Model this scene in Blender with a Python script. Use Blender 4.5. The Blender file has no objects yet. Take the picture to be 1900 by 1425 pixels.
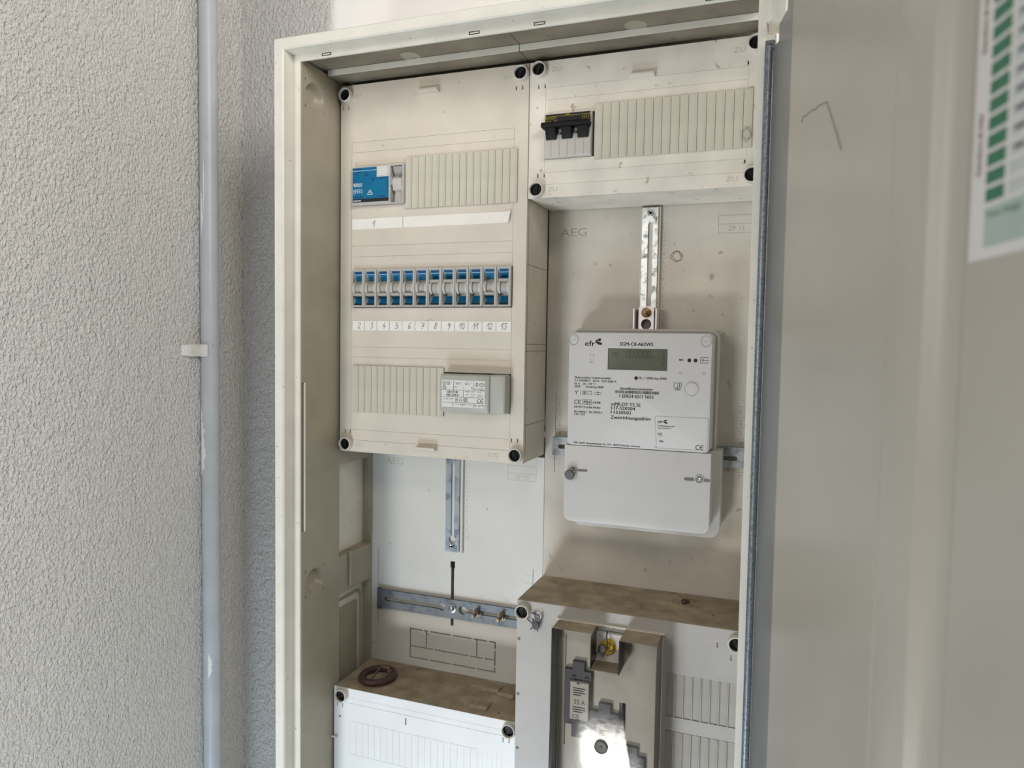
import bpy, bmesh, math, random
from mathutils import Vector, Matrix
from mathutils.geometry import tessellate_polygon
random.seed(7)
SC = bpy.context.scene
COL = SC.collection
MM = 0.001
ZO = 1.85            # height of the cabinet's cover line above the floor (m); all sizes below are millimetres


def W(x, y, z):
    return Vector((x * MM, y * MM, z * MM + ZO))


# ------------------------------------------------------------------ camera, world, lights, exposure
cam_data = bpy.data.cameras.new('camera')
cam_data.sensor_fit = 'HORIZONTAL'
cam_data.sensor_width = 36.0
cam_data.lens = 1361.807 / 1900 * 36.0
cam_data.clip_start = 0.01
cam_data.dof.use_dof = True
cam_data.dof.focus_distance = 0.86
cam_data.dof.aperture_fstop = 7.0
cam = bpy.data.objects.new('camera', cam_data)
COL.objects.link(cam)
rt, up, bk = (0.93742, 0.34785, 0.015529), (-0.033338, 0.04527, 0.998418), (0.346598, -0.936456, 0.054034)
m = Matrix(((rt[0], up[0], bk[0]), (rt[1], up[1], bk[1]), (rt[2], up[2], bk[2]))).to_4x4()
m.translation = W(524.89, -782.30, -311.85)
cam.matrix_world = m
SC.camera = cam

world = bpy.data.worlds.new('world')
SC.world = world
world.use_nodes = True
wn = world.node_tree.nodes['Background']
wn.inputs[0].default_value = (0.93, 0.95, 1.0, 1)
wn.inputs[1].default_value = 0.025


def area(name, loc, target, sx, sy, power, col):
    d = bpy.data.lights.new(name, 'AREA')
    d.shape = 'RECTANGLE'
    d.size, d.size_y, d.energy, d.color = sx, sy, power, col
    o = bpy.data.objects.new(name, d)
    COL.objects.link(o)
    o.location = loc
    o.rotation_euler = (Vector(target) - Vector(loc)).to_track_quat('-Z', 'Y').to_euler()
    return o


# sunlit ground seen through the opening to the lower left (it throws the upward shadows), an added cool
# fill light close by at the bottom left, an added broad fill behind the photographer, a window far to the right
# (screened from the cabinet by its open door) and an added warm fill light from above
area('sunlit_ground', (-0.731, -3.208, -0.73), (0.25, 0.0, 1.45), 0.6, 0.42, 38, (1.0, 0.985, 0.95))
area('low_blue_fill', (0.0, -0.88, 0.22), (0.0, 0.0, 0.95), 0.4, 0.3, 8.6, (0.64, 0.82, 1.0))
area('front_fill', (-0.7, -2.5, 2.0), (0.2, 0.0, 1.5), 1.0, 1.0, 14.5, (1.0, 0.97, 0.92))
area('right_window', (1.75, -1.42, 2.3), (-0.2, -0.1, 1.6), 0.6, 1.1, 37, (1.0, 0.98, 0.96))
area('warm_top_fill', (0.9, -2.0, 2.9), (0.3, 0.0, 1.8), 0.7, 0.5, 8, (1.0, 0.94, 0.85))

SC.view_settings.view_transform = 'Standard'
SC.view_settings.look = 'None'
SC.view_settings.gamma = 1.0
SC.view_settings.use_curve_mapping = False
SC.view_settings.exposure = -0.08


# ------------------------------------------------------------------ materials
def lin(c):
    return tuple((v / 255 / 12.92) if v / 255 <= 0.04045 else ((v / 255 + 0.055) / 1.055) ** 2.4 for v in c) + (1.0,)


def mat(name, rgb, rough=0.5, metal=0.0, var=0.0, vscale=40, speck=None, bump=None, spec=0.4):
    """procedural material: base colour, soft mottling, dirt specks, fine bump"""
    mt = bpy.data.materials.new(name)
    mt.use_nodes = True
    nt = mt.node_tree
    N, L = nt.nodes, nt.links
    b = N['Principled BSDF']
    b.inputs['Roughness'].default_value = rough
    b.inputs['Metallic'].default_value = metal
    b.inputs['Specular IOR Level'].default_value = spec
    b.inputs['Base Color'].default_value = lin(rgb)
    tc = N.new('ShaderNodeTexCoord')
    last = None
    if var:
        nz = N.new('ShaderNodeTexNoise')
        nz.inputs['Scale'].default_value = vscale
        nz.inputs['Detail'].default_value = 4
        L.new(tc.outputs['Object'], nz.inputs['Vector'])
        rp = N.new('ShaderNodeValToRGB')
        rp.color_ramp.elements[0].position, rp.color_ramp.elements[1].position = 0.3, 0.72
        rp.color_ramp.elements[0].color = lin(tuple(v * (1 - var) for v in rgb))
        rp.color_ramp.elements[1].color = lin(tuple(min(255, v * (1 + var * 0.35)) for v in rgb))
        L.new(nz.outputs['Fac'], rp.inputs['Fac'])
        last = rp.outputs['Color']
    if speck:
        sscale, thr, srgb, amt = speck
        n2 = N.new('ShaderNodeTexNoise')
        n2.inputs['Scale'].default_value = sscale
        n2.inputs['Detail'].default_value = 2
        L.new(tc.outputs['Object'], n2.inputs['Vector'])
        mr = N.new('ShaderNodeMapRange')
        mr.inputs['From Min'].default_value, mr.inputs['From Max'].default_value = thr, thr + 0.06
        mr.inputs['To Max'].default_value = amt
        L.new(n2.outputs['Fac'], mr.inputs['Value'])
        mx = N.new('ShaderNodeMix')
        mx.data_type = 'RGBA'
        L.new(mr.outputs['Result'], mx.inputs['Factor'])
        mx.inputs[6].default_value = lin(rgb)
        if last:
            L.new(last, mx.inputs[6])
        mx.inputs[7].default_value = lin(srgb)
        last = mx.outputs[2]
    if last:
        L.new(last, b.inputs['Base Color'])
    if bump:
        bs, strength, dist = bump
        n3 = N.new('ShaderNodeTexNoise')
        n3.inputs['Scale'].default_value = bs
        n3.inputs['Detail'].default_value = 3
        L.new(tc.outputs['Object'], n3.inputs['Vector'])
        bp = N.new('ShaderNodeBump')
        bp.inputs['Strength'].default_value = strength
        bp.inputs['Distance'].default_value = dist
        L.new(n3.outputs['Fac'], bp.inputs['Height'])
        L.new(bp.outputs['Normal'], b.inputs['Normal'])
    return mt


def plaster(name, rgb, smooth_x=None):
    """white painted scratch plaster; right of smooth_x (m) the bump flattens out and the colour is whiter"""
    mt = mat(name, rgb, rough=0.75, spec=0.25)
    nt = mt.node_tree
    N, L = nt.nodes, nt.links
    b = N['Principled BSDF']
    tc = N.new('ShaderNodeTexCoord')
    mp = N.new('ShaderNodeMapping')
    mp.inputs['Scale'].default_value = (1, 1, 0.72)
    L.new(tc.outputs['Object'], mp.inputs['Vector'])
    n1 = N.new('ShaderNodeTexNoise')
    n1.inputs['Scale'].default_value, n1.inputs['Detail'].default_value = 265, 3.5
    n1.inputs['Roughness'].default_value = 0.6
    n1.inputs['Distortion'].default_value = 0.15
    n2 = N.new('ShaderNodeTexNoise')
    n2.inputs['Scale'].default_value, n2.inputs['Detail'].default_value = 60, 2
    for n in (n1, n2):
        L.new(mp.outputs['Vector'], n.inputs['Vector'])
    cv = N.new('ShaderNodeMapRange')
    cv.inputs['From Min'].default_value, cv.inputs['From Max'].default_value = 0.22, 0.86
    L.new(n1.outputs['Fac'], cv.inputs['Value'])
    ad = N.new('ShaderNodeMath')
    ad.operation = 'MULTIPLY_ADD'
    ad.inputs[1].default_value = 0.9
    L.new(n2.outputs['Fac'], ad.inputs[0])
    L.new(cv.outputs['Result'], ad.inputs[2])
    bp = N.new('ShaderNodeBump')
    bp.inputs['Strength'].default_value = 1.0
    bp.inputs['Distance'].default_value = 0.0070
    L.new(ad.outputs[0], bp.inputs['Height'])
    L.new(bp.outputs['Normal'], b.inputs['Normal'])
    if smooth_x is not None:
        sx = N.new('ShaderNodeSeparateXYZ')
        L.new(tc.outputs['Object'], sx.inputs[0])
        mr = N.new('ShaderNodeMapRange')
        mr.inputs['From Min'].default_value, mr.inputs['From Max'].default_value = smooth_x - 0.012, smooth_x + 0.004
        L.new(sx.outputs['X'], mr.inputs['Value'])
        st = N.new('ShaderNodeMapRange')
        st.inputs['To Min'].default_value, st.inputs['To Max'].default_value = 1.0, 0.03
        L.new(mr.outputs['Result'], st.inputs['Value'])
        L.new(st.outputs['Result'], bp.inputs['Strength'])
        mx = N.new('ShaderNodeMix')
        mx.data_type = 'RGBA'
        L.new(mr.outputs['Result'], mx.inputs['Factor'])
        mx.inputs[6].default_value = lin(rgb)
        mx.inputs[7].default_value = lin((247, 243, 238))
        L.new(mx.outputs[2], b.inputs['Base Color'])
    return mt


def galvanised(name, rgb, dark, rough, scale):
    mt = mat(name, rgb, rough=rough, metal=0.85)
    nt = mt.node_tree
    N, L = nt.nodes, nt.links
    b = N['Principled BSDF']
    tc = N.new('ShaderNodeTexCoord')
    v = N.new('ShaderNodeTexVoronoi')
    v.inputs['Scale'].default_value = scale
    n = N.new('ShaderNodeTexNoise')
    n.inputs['Scale'].default_value, n.inputs['Detail'].default_value = scale * 0.55, 5
    L.new(tc.outputs['Object'], v.inputs['Vector'])
    L.new(tc.outputs['Object'], n.inputs['Vector'])
    sx = N.new('ShaderNodeSeparateColor')
    L.new(v.outputs['Color'], sx.inputs[0])
    ma = N.new('ShaderNodeMath')
    ma.operation = 'MULTIPLY_ADD'
    ma.inputs[1].default_value = 0.25
    L.new(sx.outputs[0], ma.inputs[0])
    L.new(n.outputs['Fac'], ma.inputs[2])
    rp = N.new('ShaderNodeValToRGB')
    rp.color_ramp.elements[0].position, rp.color_ramp.elements[1].position = 0.4, 0.66
    rp.color_ramp.elements[0].color, rp.color_ramp.elements[1].color = lin(dark), lin(rgb)
    L.new(ma.outputs[0], rp.inputs['Fac'])
    L.new(rp.outputs['Color'], b.inputs['Base Color'])
    return mt


def clear(name, tint, gloss=0.07):
    mt = bpy.data.materials.new(name)
    mt.use_nodes = True
    nt = mt.node_tree
    N, L = nt.nodes, nt.links
    N.remove(N['Principled BSDF'])
    out = N['Material Output']
    t = N.new('ShaderNodeBsdfTransparent')
    t.inputs[0].default_value = tint
    g = N.new('ShaderNodeBsdfGlossy')
    tc = N.new('ShaderNodeTexCoord')
    nz = N.new('ShaderNodeTexNoise')
    nz.inputs['Scale'].default_value = 38
    nz.inputs['Detail'].default_value = 3
    L.new(tc.outputs['Object'], nz.inputs['Vector'])
    bp = N.new('ShaderNodeBump')
    bp.inputs['Strength'].default_value, bp.inputs['Distance'].default_value = 0.2, 0.0012
    L.new(nz.outputs['Fac'], bp.inputs['Height'])
    L.new(bp.outputs['Normal'], g.inputs['Normal'])
    g.inputs['Roughness'].default_value = 0.13
    f = N.new('ShaderNodeFresnel')
    f.inputs[0].default_value = 1.5
    mr = N.new('ShaderNodeMath')
    mr.operation = 'ADD'
    mr.inputs[1].default_value = gloss - 0.04
    L.new(f.outputs[0], mr.inputs[0])
    mx = N.new('ShaderNodeMixShader')
    L.new(mr.outputs[0], mx.inputs[0])
    L.new(t.outputs[0], mx.inputs[1])
    L.new(g.outputs[0], mx.inputs[2])
    L.new(mx.outputs[0], out.inputs[0])
    return mt


M = dict(
    wall_side=plaster('plaster_side', (244, 240, 234)),
    wall_back=plaster('plaster_back', (232, 227, 222), smooth_x=-0.079),
    frame=mat('cream_frame', (232, 228, 216), 0.42, var=0.03, vscale=30, speck=(160, 0.71, (120, 110, 95), 0.5)),
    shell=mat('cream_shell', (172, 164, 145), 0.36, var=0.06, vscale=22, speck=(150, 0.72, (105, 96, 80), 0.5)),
    ceil=mat('cream_shell_dark', (140, 131, 113), 0.5, var=0.14, vscale=26, speck=(110, 0.68, (95, 86, 70), 0.6)),  # ceiling panels: darker and more mottled than the side panel
    cover=mat('cream_cover', (226, 217, 202), 0.42, var=0.045, vscale=18, speck=(120, 0.715, (125, 113, 96), 0.55)),
    cover_dirty=mat('cream_cover_dirty', (240, 233, 220), 0.45, var=0.07, vscale=24, speck=(75, 0.665, (120, 108, 92), 0.55)),
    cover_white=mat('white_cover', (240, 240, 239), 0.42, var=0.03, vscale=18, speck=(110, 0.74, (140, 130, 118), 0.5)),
    cover_grey=mat('grey_cover', (184, 179, 173), 0.42, var=0.04, vscale=18, speck=(110, 0.72, (125, 113, 100), 0.5)),  # lower right cover: darker and greyer than the other covers
    back=mat('cream_back_panel', (214, 207, 195), 0.45, var=0.09, vscale=12, speck=(75, 0.675, (120, 108, 92), 0.5)),
    back_white=mat('pale_back_panel', (222, 219, 213), 0.42, var=0.03, vscale=14, speck=(85, 0.73, (110, 102, 92), 0.5)),
    slat=mat('slat_plastic', (213, 207, 190), 0.45, var=0.04, vscale=35, speck=(180, 0.74, (120, 110, 92), 0.5)),
    slat_dark=mat('recessed_slat', (176, 171, 161), 0.5, var=0.05, vscale=40),
    slat_grey=mat('slat_grey', (190, 186, 176), 0.5, var=0.05, vscale=40),
    dust=mat('dust', (176, 161, 138), 0.95, var=0.16, vscale=45, speck=(170, 0.69, (70, 58, 44), 0.75), bump=(500, 0.5, 0.001), spec=0.1),
    black=mat('black_plastic', (13, 13, 15), 0.5, spec=0.25),
    black_sw=mat('black_toggle', (12, 12, 14), 0.5, spec=0.25),
    dark=mat('dark_gap', (38, 34, 30), 0.8),
    ring=mat('pale_collar', (226, 220, 210), 0.4, var=0.03),
    grey=mat('grey_device', (168, 167, 165), 0.45, var=0.03),
    grey_l=mat('light_grey_device', (193, 190, 184), 0.45, var=0.03),
    grey_w=mat('pale_grey_device', (205, 200, 192), 0.45, var=0.03),
    toggle=mat('grey_toggle', (182, 177, 170), 0.5),
    blue=mat('blue_label', (0, 114, 158), 0.45, var=0.05, vscale=60, spec=0.25),
    blue_d=mat('dark_blue_print', (0, 66, 118), 0.45),
    ink=mat('black_ink', (34, 34, 38), 0.6),
    ink_s=mat('grey_ink', (74, 74, 78), 0.6),
    white_ink=mat('white_ink', (215, 228, 238), 0.5),
    yellow_ink=mat('yellow_ink', (206, 190, 30), 0.5),
    pen=mat('ballpoint', (48, 46, 52), 0.6),
    paper=mat('label_paper', (252, 247, 238), 0.7, var=0.02),
    trafo=mat('grey_transformer', (184, 184, 174), 0.42, var=0.03),
    white_label=mat('white_label', (232, 231, 226), 0.5),
    meter=mat('meter_plastic', (206, 203, 200), 0.38, var=0.015),
    meter_base=mat('meter_base_plastic', (202, 199, 195), 0.4, var=0.02),
    lcd=mat('lcd_glass', (100, 101, 88), 0.16, var=0.08, vscale=25),
    lcd_dark=mat('lcd_segment', (58, 60, 53), 0.3),
    lcd_edge=mat('lcd_bezel', (82, 84, 76), 0.4),
    outline=mat('faint_outline', (158, 155, 150), 0.5),
    relief=mat('relief_plastic', (196, 189, 176), 0.5),
    relief_m=mat('relief_mid', (172, 164, 152), 0.55),
    relief_d=mat('relief_grey', (150, 143, 131), 0.55),
    galv=galvanised('galvanised_bright', (236, 240, 238), (120, 126, 124), 0.34, 190),
    zinc=galvanised('galvanised_blue', (158, 166, 174), (118, 126, 136), 0.45, 90),
    zinc_bar=galvanised('galvanised_bar', (116, 122, 128), (90, 97, 104), 0.5, 120),
    rail=galvanised('steel_din_rail', (190, 196, 198), (140, 148, 150), 0.38, 110),
    hinge=galvanised('galvanised_edge', (150, 158, 168), (108, 116, 127), 0.4, 900),
    steel=mat('screw_steel', (190, 194, 198), 0.3, metal=0.9),
    nickel=mat('bracket_nickel', (226, 218, 218), 0.32, metal=0.8),
    brass=mat('brass_nut', (176, 146, 98), 0.32, metal=0.9, var=0.15, vscale=300),
    bronze=mat('aged_nut', (150, 138, 122), 0.4, metal=0.8, var=0.2, vscale=300),
    lead=mat('lead_seal', (98, 97, 96), 0.55, metal=0.35, var=0.15, vscale=400),
    slotgrey=mat('slot_grey', (118, 113, 108), 0.6),
    wire=mat('blue_wire', (44, 66, 92), 0.5),
    yellow=mat('yellow_plastic', (214, 178, 20), 0.4, var=0.1, vscale=200),
    brown=mat('brown_rubber', (84, 62, 58), 0.38, var=0.08, vscale=80),
    tan=mat('tan_scrap', (140, 122, 94), 0.8, var=0.15, vscale=150),
    chip=mat('grey_beige_chip', (176, 168, 152), 0.6, var=0.1, vscale=100),
    pipe=mat('grey_conduit', (190, 193, 197), 0.36, var=0.05, vscale=20, speck=(70, 0.72, (120, 118, 116), 0.5)),
    paint=mat('white_paint', (236, 234, 230), 0.6, bump=(300, 0.4, 0.001)),
    clip=mat('painted_clip', (224, 220, 212), 0.55, var=0.05, vscale=90),
    door=mat('door_steel_paint', (186, 180, 168), 0.3, var=0.03, vscale=9),
    door_edge=mat('door_edge_steel', (150, 150, 146), 0.35, metal=0.25, var=0.05, vscale=15),
    green=mat('green_print', (62, 122, 92), 0.6, var=0.08, vscale=200),
    green_l=mat('pale_green_print', (176, 192, 182), 0.6, var=0.03),
    grey_print=mat('pale_grey_print', (198, 202, 200), 0.6, var=0.03),
    red=mat('red_print', (196, 70, 66), 0.6),
    sheet=mat('glossy_paper', (226, 222, 218), 0.4, var=0.01),
    clear=clear('clear_plastic', (0.94, 0.93, 0.91, 1)),
    fuse_grey=mat('fuse_grey', (92, 95, 106), 0.45, var=0.04),
    fuse_plate=mat('fuse_plate', (224, 220, 212), 0.4, var=0.04, vscale=30),
    hair=mat('dark_hair', (92, 82, 70), 0.6),
)


# ------------------------------------------------------------------ mesh building
def front(y):
    """(a, b, depth) -> a along X, b along Z, depth into the wall from plane y"""
    return lambda a, b, d: (a, y + d, b)


# lettering and other marks too small to pick apart one by one
FINE = ('printing', 'raised_lettering', 'handwriting', 'label_print', 'fuse_print', 'small_print', 'green_lettering', 'red_lettering', 'white_print', 'dark_print', 'outline_marks', 'display_digits', 'contact_clip', 'module_joint', 'indicator_slot')


class MB:
    def __init__(self):
        self.v, self.f = [], []

    def add(self, vs, fs):
        n = len(self.v)
        self.v += [tuple(p) for p in vs]
        self.f += [tuple(i + n for i in f) for f in fs]
        return self

    def box(self, x0, x1, y0, y1, z0, z1):
        vs = [(x, y, z) for x in (x0, x1) for y in (y0, y1) for z in (z0, z1)]
        return self.add(vs, [(0, 1, 3, 2), (4, 6, 7, 5), (0, 4, 5, 1), (2, 3, 7, 6), (0, 2, 6, 4), (1, 5, 7, 3)])

    def plate(self, a0, a1, b0, b1, cells, thick, mp):
        """a slab whose front is a grid of cells at different depths; depth None is a hole"""
        A, B = {a0, a1}, {b0, b1}
        for c in cells:
            A.update(v for v in c[:2] if a0 < v < a1)
            B.update(v for v in c[2:4] if b0 < v < b1)
        A, B = sorted(A), sorted(B)
        D = {}
        for i in range(len(A) - 1):
            for j in range(len(B) - 1):
                ca, cb = (A[i] + A[i + 1]) / 2, (B[j] + B[j + 1]) / 2
                d = 0.0
                for c in cells:
                    if c[0] < ca < c[1] and c[2] < cb < c[3]:
                        d = c[4]
                D[i, j] = thick if d is None else d
        # front, back and step faces
        for (i, j), d in D.items():
            p = (A[i], B[j]), (A[i + 1], B[j]), (A[i + 1], B[j + 1]), (A[i], B[j + 1])
            if d < thick:
                self.add([mp(a, b, d) for a, b in p], [(0, 1, 2, 3)])
                self.add([mp(a, b, thick) for a, b in p], [(3, 2, 1, 0)])
            for k, (di, dj) in enumerate(((0, -1), (1, 0), (0, 1), (-1, 0))):
                o = D.get((i + di, j + dj), thick)
                if o > d:
                    q, r = p[k], p[(k + 1) % 4]
                    self.add([mp(*q, d), mp(*r, d), mp(*r, o), mp(*q, o)], [(0, 3, 2, 1)])
        return self

    def prism(self, loops, d0, d1, mp):
        """outline with holes, extruded between two depths"""
        flat = [p for l in loops for p in l]
        tris = tessellate_polygon([[Vector((p[0], p[1], 0)) for p in l] for l in loops])
        n = len(flat)
        vs = [mp(a, b, d0) for a, b in flat] + [mp(a, b, d1) for a, b in flat]
        fs = [tuple(t) for t in tris] + [tuple(n + i for i in reversed(t)) for t in tris]
        k = 0
        for l in loops:
            for i in range(len(l)):
                a, b = k + i, k + (i + 1) % len(l)
                fs.append((a, b, n + b, n + a))
            k += len(l)
        return self.add(vs, fs)

    def loft(self, x0, x1, z0, z1, r, prof, n=5):
        """rounded box facing the viewer: prof is a list of (inset, y) from back to front"""
        rings = [[(a, y, b) for a, b in rr(x0 + i, x1 - i, z0 + i, z1 - i, max(0.05, r - i), n)] for i, y in prof]
        c = len(rings[0])
        vs = [p for l in rings for p in l]
        fs = [tuple(range(c))[::-1], tuple(range(c * (len(rings) - 1), c * len(rings)))]
        for k in range(len(rings) - 1):
            for i in range(c):
                j = (i + 1) % c
                fs.append((k * c + i, k * c + j, (k + 1) * c + j, (k + 1) * c + i))
        return self.add(vs, fs)

    def lathe(self, prof, c, ax, n=28):
        """prof: (radius, height along ax)"""
        ax = Vector(ax).normalized()
        u = ax.orthogonal().normalized()
        w = ax.cross(u)
        c = Vector(c)
        vs, fs = [], []
        for r, h in prof:
            for k in range(n):
                t = 2 * math.pi * k / n
                vs.append(c + ax * h + (u * math.cos(t) + w * math.sin(t)) * r)
        for s in range(len(prof) - 1):
            for k in range(n):
                j = (k + 1) % n
                fs.append((s * n + k, s * n + j, (s + 1) * n + j, (s + 1) * n + k))
        if prof[0][0] > 1e-6:
            fs.append(tuple(range(n))[::-1])
        if prof[-1][0] > 1e-6:
            fs.append(tuple(range((len(prof) - 1) * n, len(prof) * n)))
        return self.add(vs, fs)

    def tube(self, pts, r, n=8, closed=False):
        pts = [Vector(p) for p in pts]
        m_ = len(pts)
        vs, fs = [], []
        u = None
        for i, p in enumerate(pts):
            a = pts[(i - 1) % m_] if (i or closed) else p
            b = pts[(i + 1) % m_] if (i < m_ - 1 or closed) else p
            t = (b - a).normalized()
            u = t.orthogonal().normalized() if u is None else (u - t * u.dot(t)).normalized()
            w = t.cross(u)
            for k in range(n):
                q = 2 * math.pi * k / n
                vs.append(p + (u * math.cos(q) + w * math.sin(q)) * r)
        for i in range(m_ if closed else m_ - 1):
            for k in range(n):
                j, i2 = (k + 1) % n, (i + 1) % m_
                fs.append((i * n + k, i * n + j, i2 * n + j, i2 * n + k))
        if not closed:
            fs += [tuple(range(n))[::-1], tuple(range((m_ - 1) * n, m_ * n))]
        return self.add(vs, fs)

    def sweep(self, prof, path):
        """prof: (offset outward, y); path: list of (x, z, nx, nz), mitred"""
        c = len(prof)
        vs = [(x + o * nx, y, z + o * nz) for x, z, nx, nz in path for o, y in prof]
        fs = [tuple(range(c))[::-1], tuple(range(c * (len(path) - 1), c * len(path)))]
        for k in range(len(path) - 1):
            for i in range(c):
                j = (i + 1) % c
                fs.append((k * c + i, k * c + j, (k + 1) * c + j, (k + 1) * c + i))
        return self.add(vs, fs)

    def text(self, s, a, b, h, w=None, mp=None, d=0.0, rot=0.0, bold=0.0):
        """lettering: baseline start (a, b), cap height h, squeezed to width w"""
        vs, fs, x0, x1 = glyphs(s)
        if not vs:
            return self
        k = h / CAP
        kx = (w / (x1 - x0)) if w else k
        c, sn = math.cos(rot), math.sin(rot)
        P = []
        for x, y in vs:
            px, py = (x - x0) * kx, y * k
            P.append((a + px * c - py * sn, b + px * sn + py * c))
        self.add([mp(p, q, d) for p, q in P], fs)
        if bold:   # heavier face: a second impression a little to the right
            self.add([mp(p + bold * h * c, q + bold * h * sn, d) for p, q in P], fs)
        return self

    def stroke(self, pts, w, mp, d=0.0):
        """pen line of width w through 2-D points"""
        for (a0, b0), (a1, b1) in zip(pts, pts[1:]):
            dx, dy = a1 - a0, b1 - b0
            l = math.hypot(dx, dy) or 1
            ex, ey = dx / l * w * 0.35, dy / l * w * 0.35
            nx, ny = -dy / l * w / 2, dx / l * w / 2
            a0_, b0_, a1_, b1_ = a0 - ex, b0 - ey, a1 + ex, b1 + ey
            self.add([mp(a0_ + nx, b0_ + ny, d), mp(a1_ + nx, b1_ + ny, d), mp(a1_ - nx, b1_ - ny, d), mp(a0_ - nx, b0_ - ny, d)], [(0, 1, 2, 3)])
        return self

    def rect(self, a0, a1, b0, b1, mp, d=0.0):
        return self.add([mp(a0, b0, d), mp(a1, b0, d), mp(a1, b1, d), mp(a0, b1, d)], [(0, 1, 2, 3)])

    def frame2(self, a0, a1, b0, b1, w, mp, d=0.0):
        return self.stroke([(a0, b0), (a1, b0), (a1, b1), (a0, b1), (a0, b0)], w, mp, d)

    def circ2(self, a, b, r, w, mp, d=0.0, n=18, sx=1.0):
        return self.stroke([(a + sx * r * math.cos(2 * math.pi * k / n), b + r * math.sin(2 * math.pi * k / n)) for k in range(n + 1)], w, mp, d)

    def disc2(self, a, b, r, mp, d=0.0, n=18, sx=1.0):
        return self.add([mp(a + sx * r * math.cos(2 * math.pi * k / n), b + r * math.sin(2 * math.pi * k / n), d) for k in range(n)], [tuple(range(n))])

    def build(self, name, mt, parent=None, org=(0, 0, 0), smooth=35, bevel=0.0):
        bm = bmesh.new()
        vv = [bm.verts.new(((x - org[0]) * MM, (y - org[1]) * MM, (z - org[2]) * MM)) for x, y, z in self.v]
        for f in self.f:
            try:
                bm.faces.new([vv[i] for i in f])
            except ValueError:
                pass
        bmesh.ops.remove_doubles(bm, verts=bm.verts, dist=1e-6)
        bmesh.ops.recalc_face_normals(bm, faces=bm.faces)
        if bevel:
            es = [e for e in bm.edges if len(e.link_faces) == 2 and e.calc_face_angle(0) > 0.6]
            bmesh.ops.bevel(bm, geom=es, offset=bevel * MM, segments=2, affect='EDGES', profile=0.6, clamp_overlap=True)
        me = bpy.data.meshes.new(name)
        bm.to_mesh(me)
        bm.free()
        me.materials.append(M[mt])
        if smooth:
            me.shade_smooth()
            me.set_sharp_from_angle(angle=math.radians(smooth))
        o = bpy.data.objects.new(name, me)
        COL.objects.link(o)
        if name in FINE:
            o['kind'] = 'stuff'
        if parent is not None:
            o.parent = parent
        else:
            o.location = W(*org)
        return o


_gl = {}


def glyphs(s):
    if s not in _gl:
        cu = bpy.data.curves.new('lettering', 'FONT')
        cu.body = s
        cu.size = 1.0
        cu.resolution_u = 2
        ob = bpy.data.objects.new('lettering', cu)
        me = ob.to_mesh()
        vs = [(v.co.x, v.co.y) for v in me.vertices]
        fs = [tuple(p.vertices) for p in me.polygons]
        ob.to_mesh_clear()
        bpy.data.objects.remove(ob)
        bpy.data.curves.remove(cu)
        xs = [v[0] for v in vs] or [0, 1]
        _gl[s] = (vs, fs, min(xs), max(xs))
    return _gl[s]


CAP = max(v[1] for v in glyphs('H')[0])


def arc(cx, cz, r, a0, a1, n=8):
    return [(cx + r * math.cos(math.radians(a0 + (a1 - a0) * k / n)), cz + r * math.sin(math.radians(a0 + (a1 - a0) * k / n))) for k in range(n + 1)]


def rr(x0, x1, z0, z1, r, n=5, corners=(1, 1, 1, 1)):
    """rounded rectangle, anticlockwise from bottom-left"""
    out = []
    for k, (cx, cz, a) in enumerate(((x0 + r, z0 + r, 180), (x1 - r, z0 + r, 270), (x1 - r, z1 - r, 0), (x0 + r, z1 - r, 90))):
        if corners[k]:
            out += arc(cx, cz, r, a, a + 90, n)
        else:
            out.append(((x0, z0), (x1, z0), (x1, z1), (x0, z1))[k])
    return out


def circle(cx, cz, r, n=24):
    return [(cx + r * math.cos(2 * math.pi * k / n), cz + r * math.sin(2 * math.pi * k / n)) for k in range(n)]


def slot_v(x0, x1, z0, z1, n=6):
    r = (x1 - x0) / 2
    c = (x0 + x1) / 2
    return arc(c, z0 + r, r, 180, 360, n) + arc(c, z1 - r, r, 0, 180, n)


def slot_h(x0, x1, z0, z1, n=6):
    r = (z1 - z0) / 2
    c = (z0 + z1) / 2
    return arc(x1 - r, c, r, -90, 90, n) + arc(x0 + r, c, r, 90, 270, n)


def tag(o, label, cat, group=None, kind=None):
    if label:
        o['label'] = label
    if cat:
        o['category'] = cat
    if group:
        o['group'] = group
    if kind:
        o['kind'] = kind
    return o


def thing(name, org, label, cat, group=None):
    o = bpy.data.objects.new(name, None)
    o.empty_display_size = 0.02
    COL.objects.link(o)
    o.location = W(*org)
    return tag(o, label, cat, group)


def copy_tree(o, parent=None):
    c = o.copy()
    COL.objects.link(c)
    if parent is not None:
        c.parent = parent
    for ch in list(o.children):
        copy_tree(ch, c)
    return c


# ------------------------------------------------------------------ setting
tag(MB().box(-420, -241, -711, 115, -1850, 900).build('wall_left', 'wall_side'), 'rough white plaster side wall carrying the grey conduit', None, kind='structure')
tag(MB().box(-420, 1400, 115, 175, -1850, 900).build('wall_back', 'wall_back'), 'white plaster wall behind the meter cabinet, smooth above it', None, kind='structure')

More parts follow.
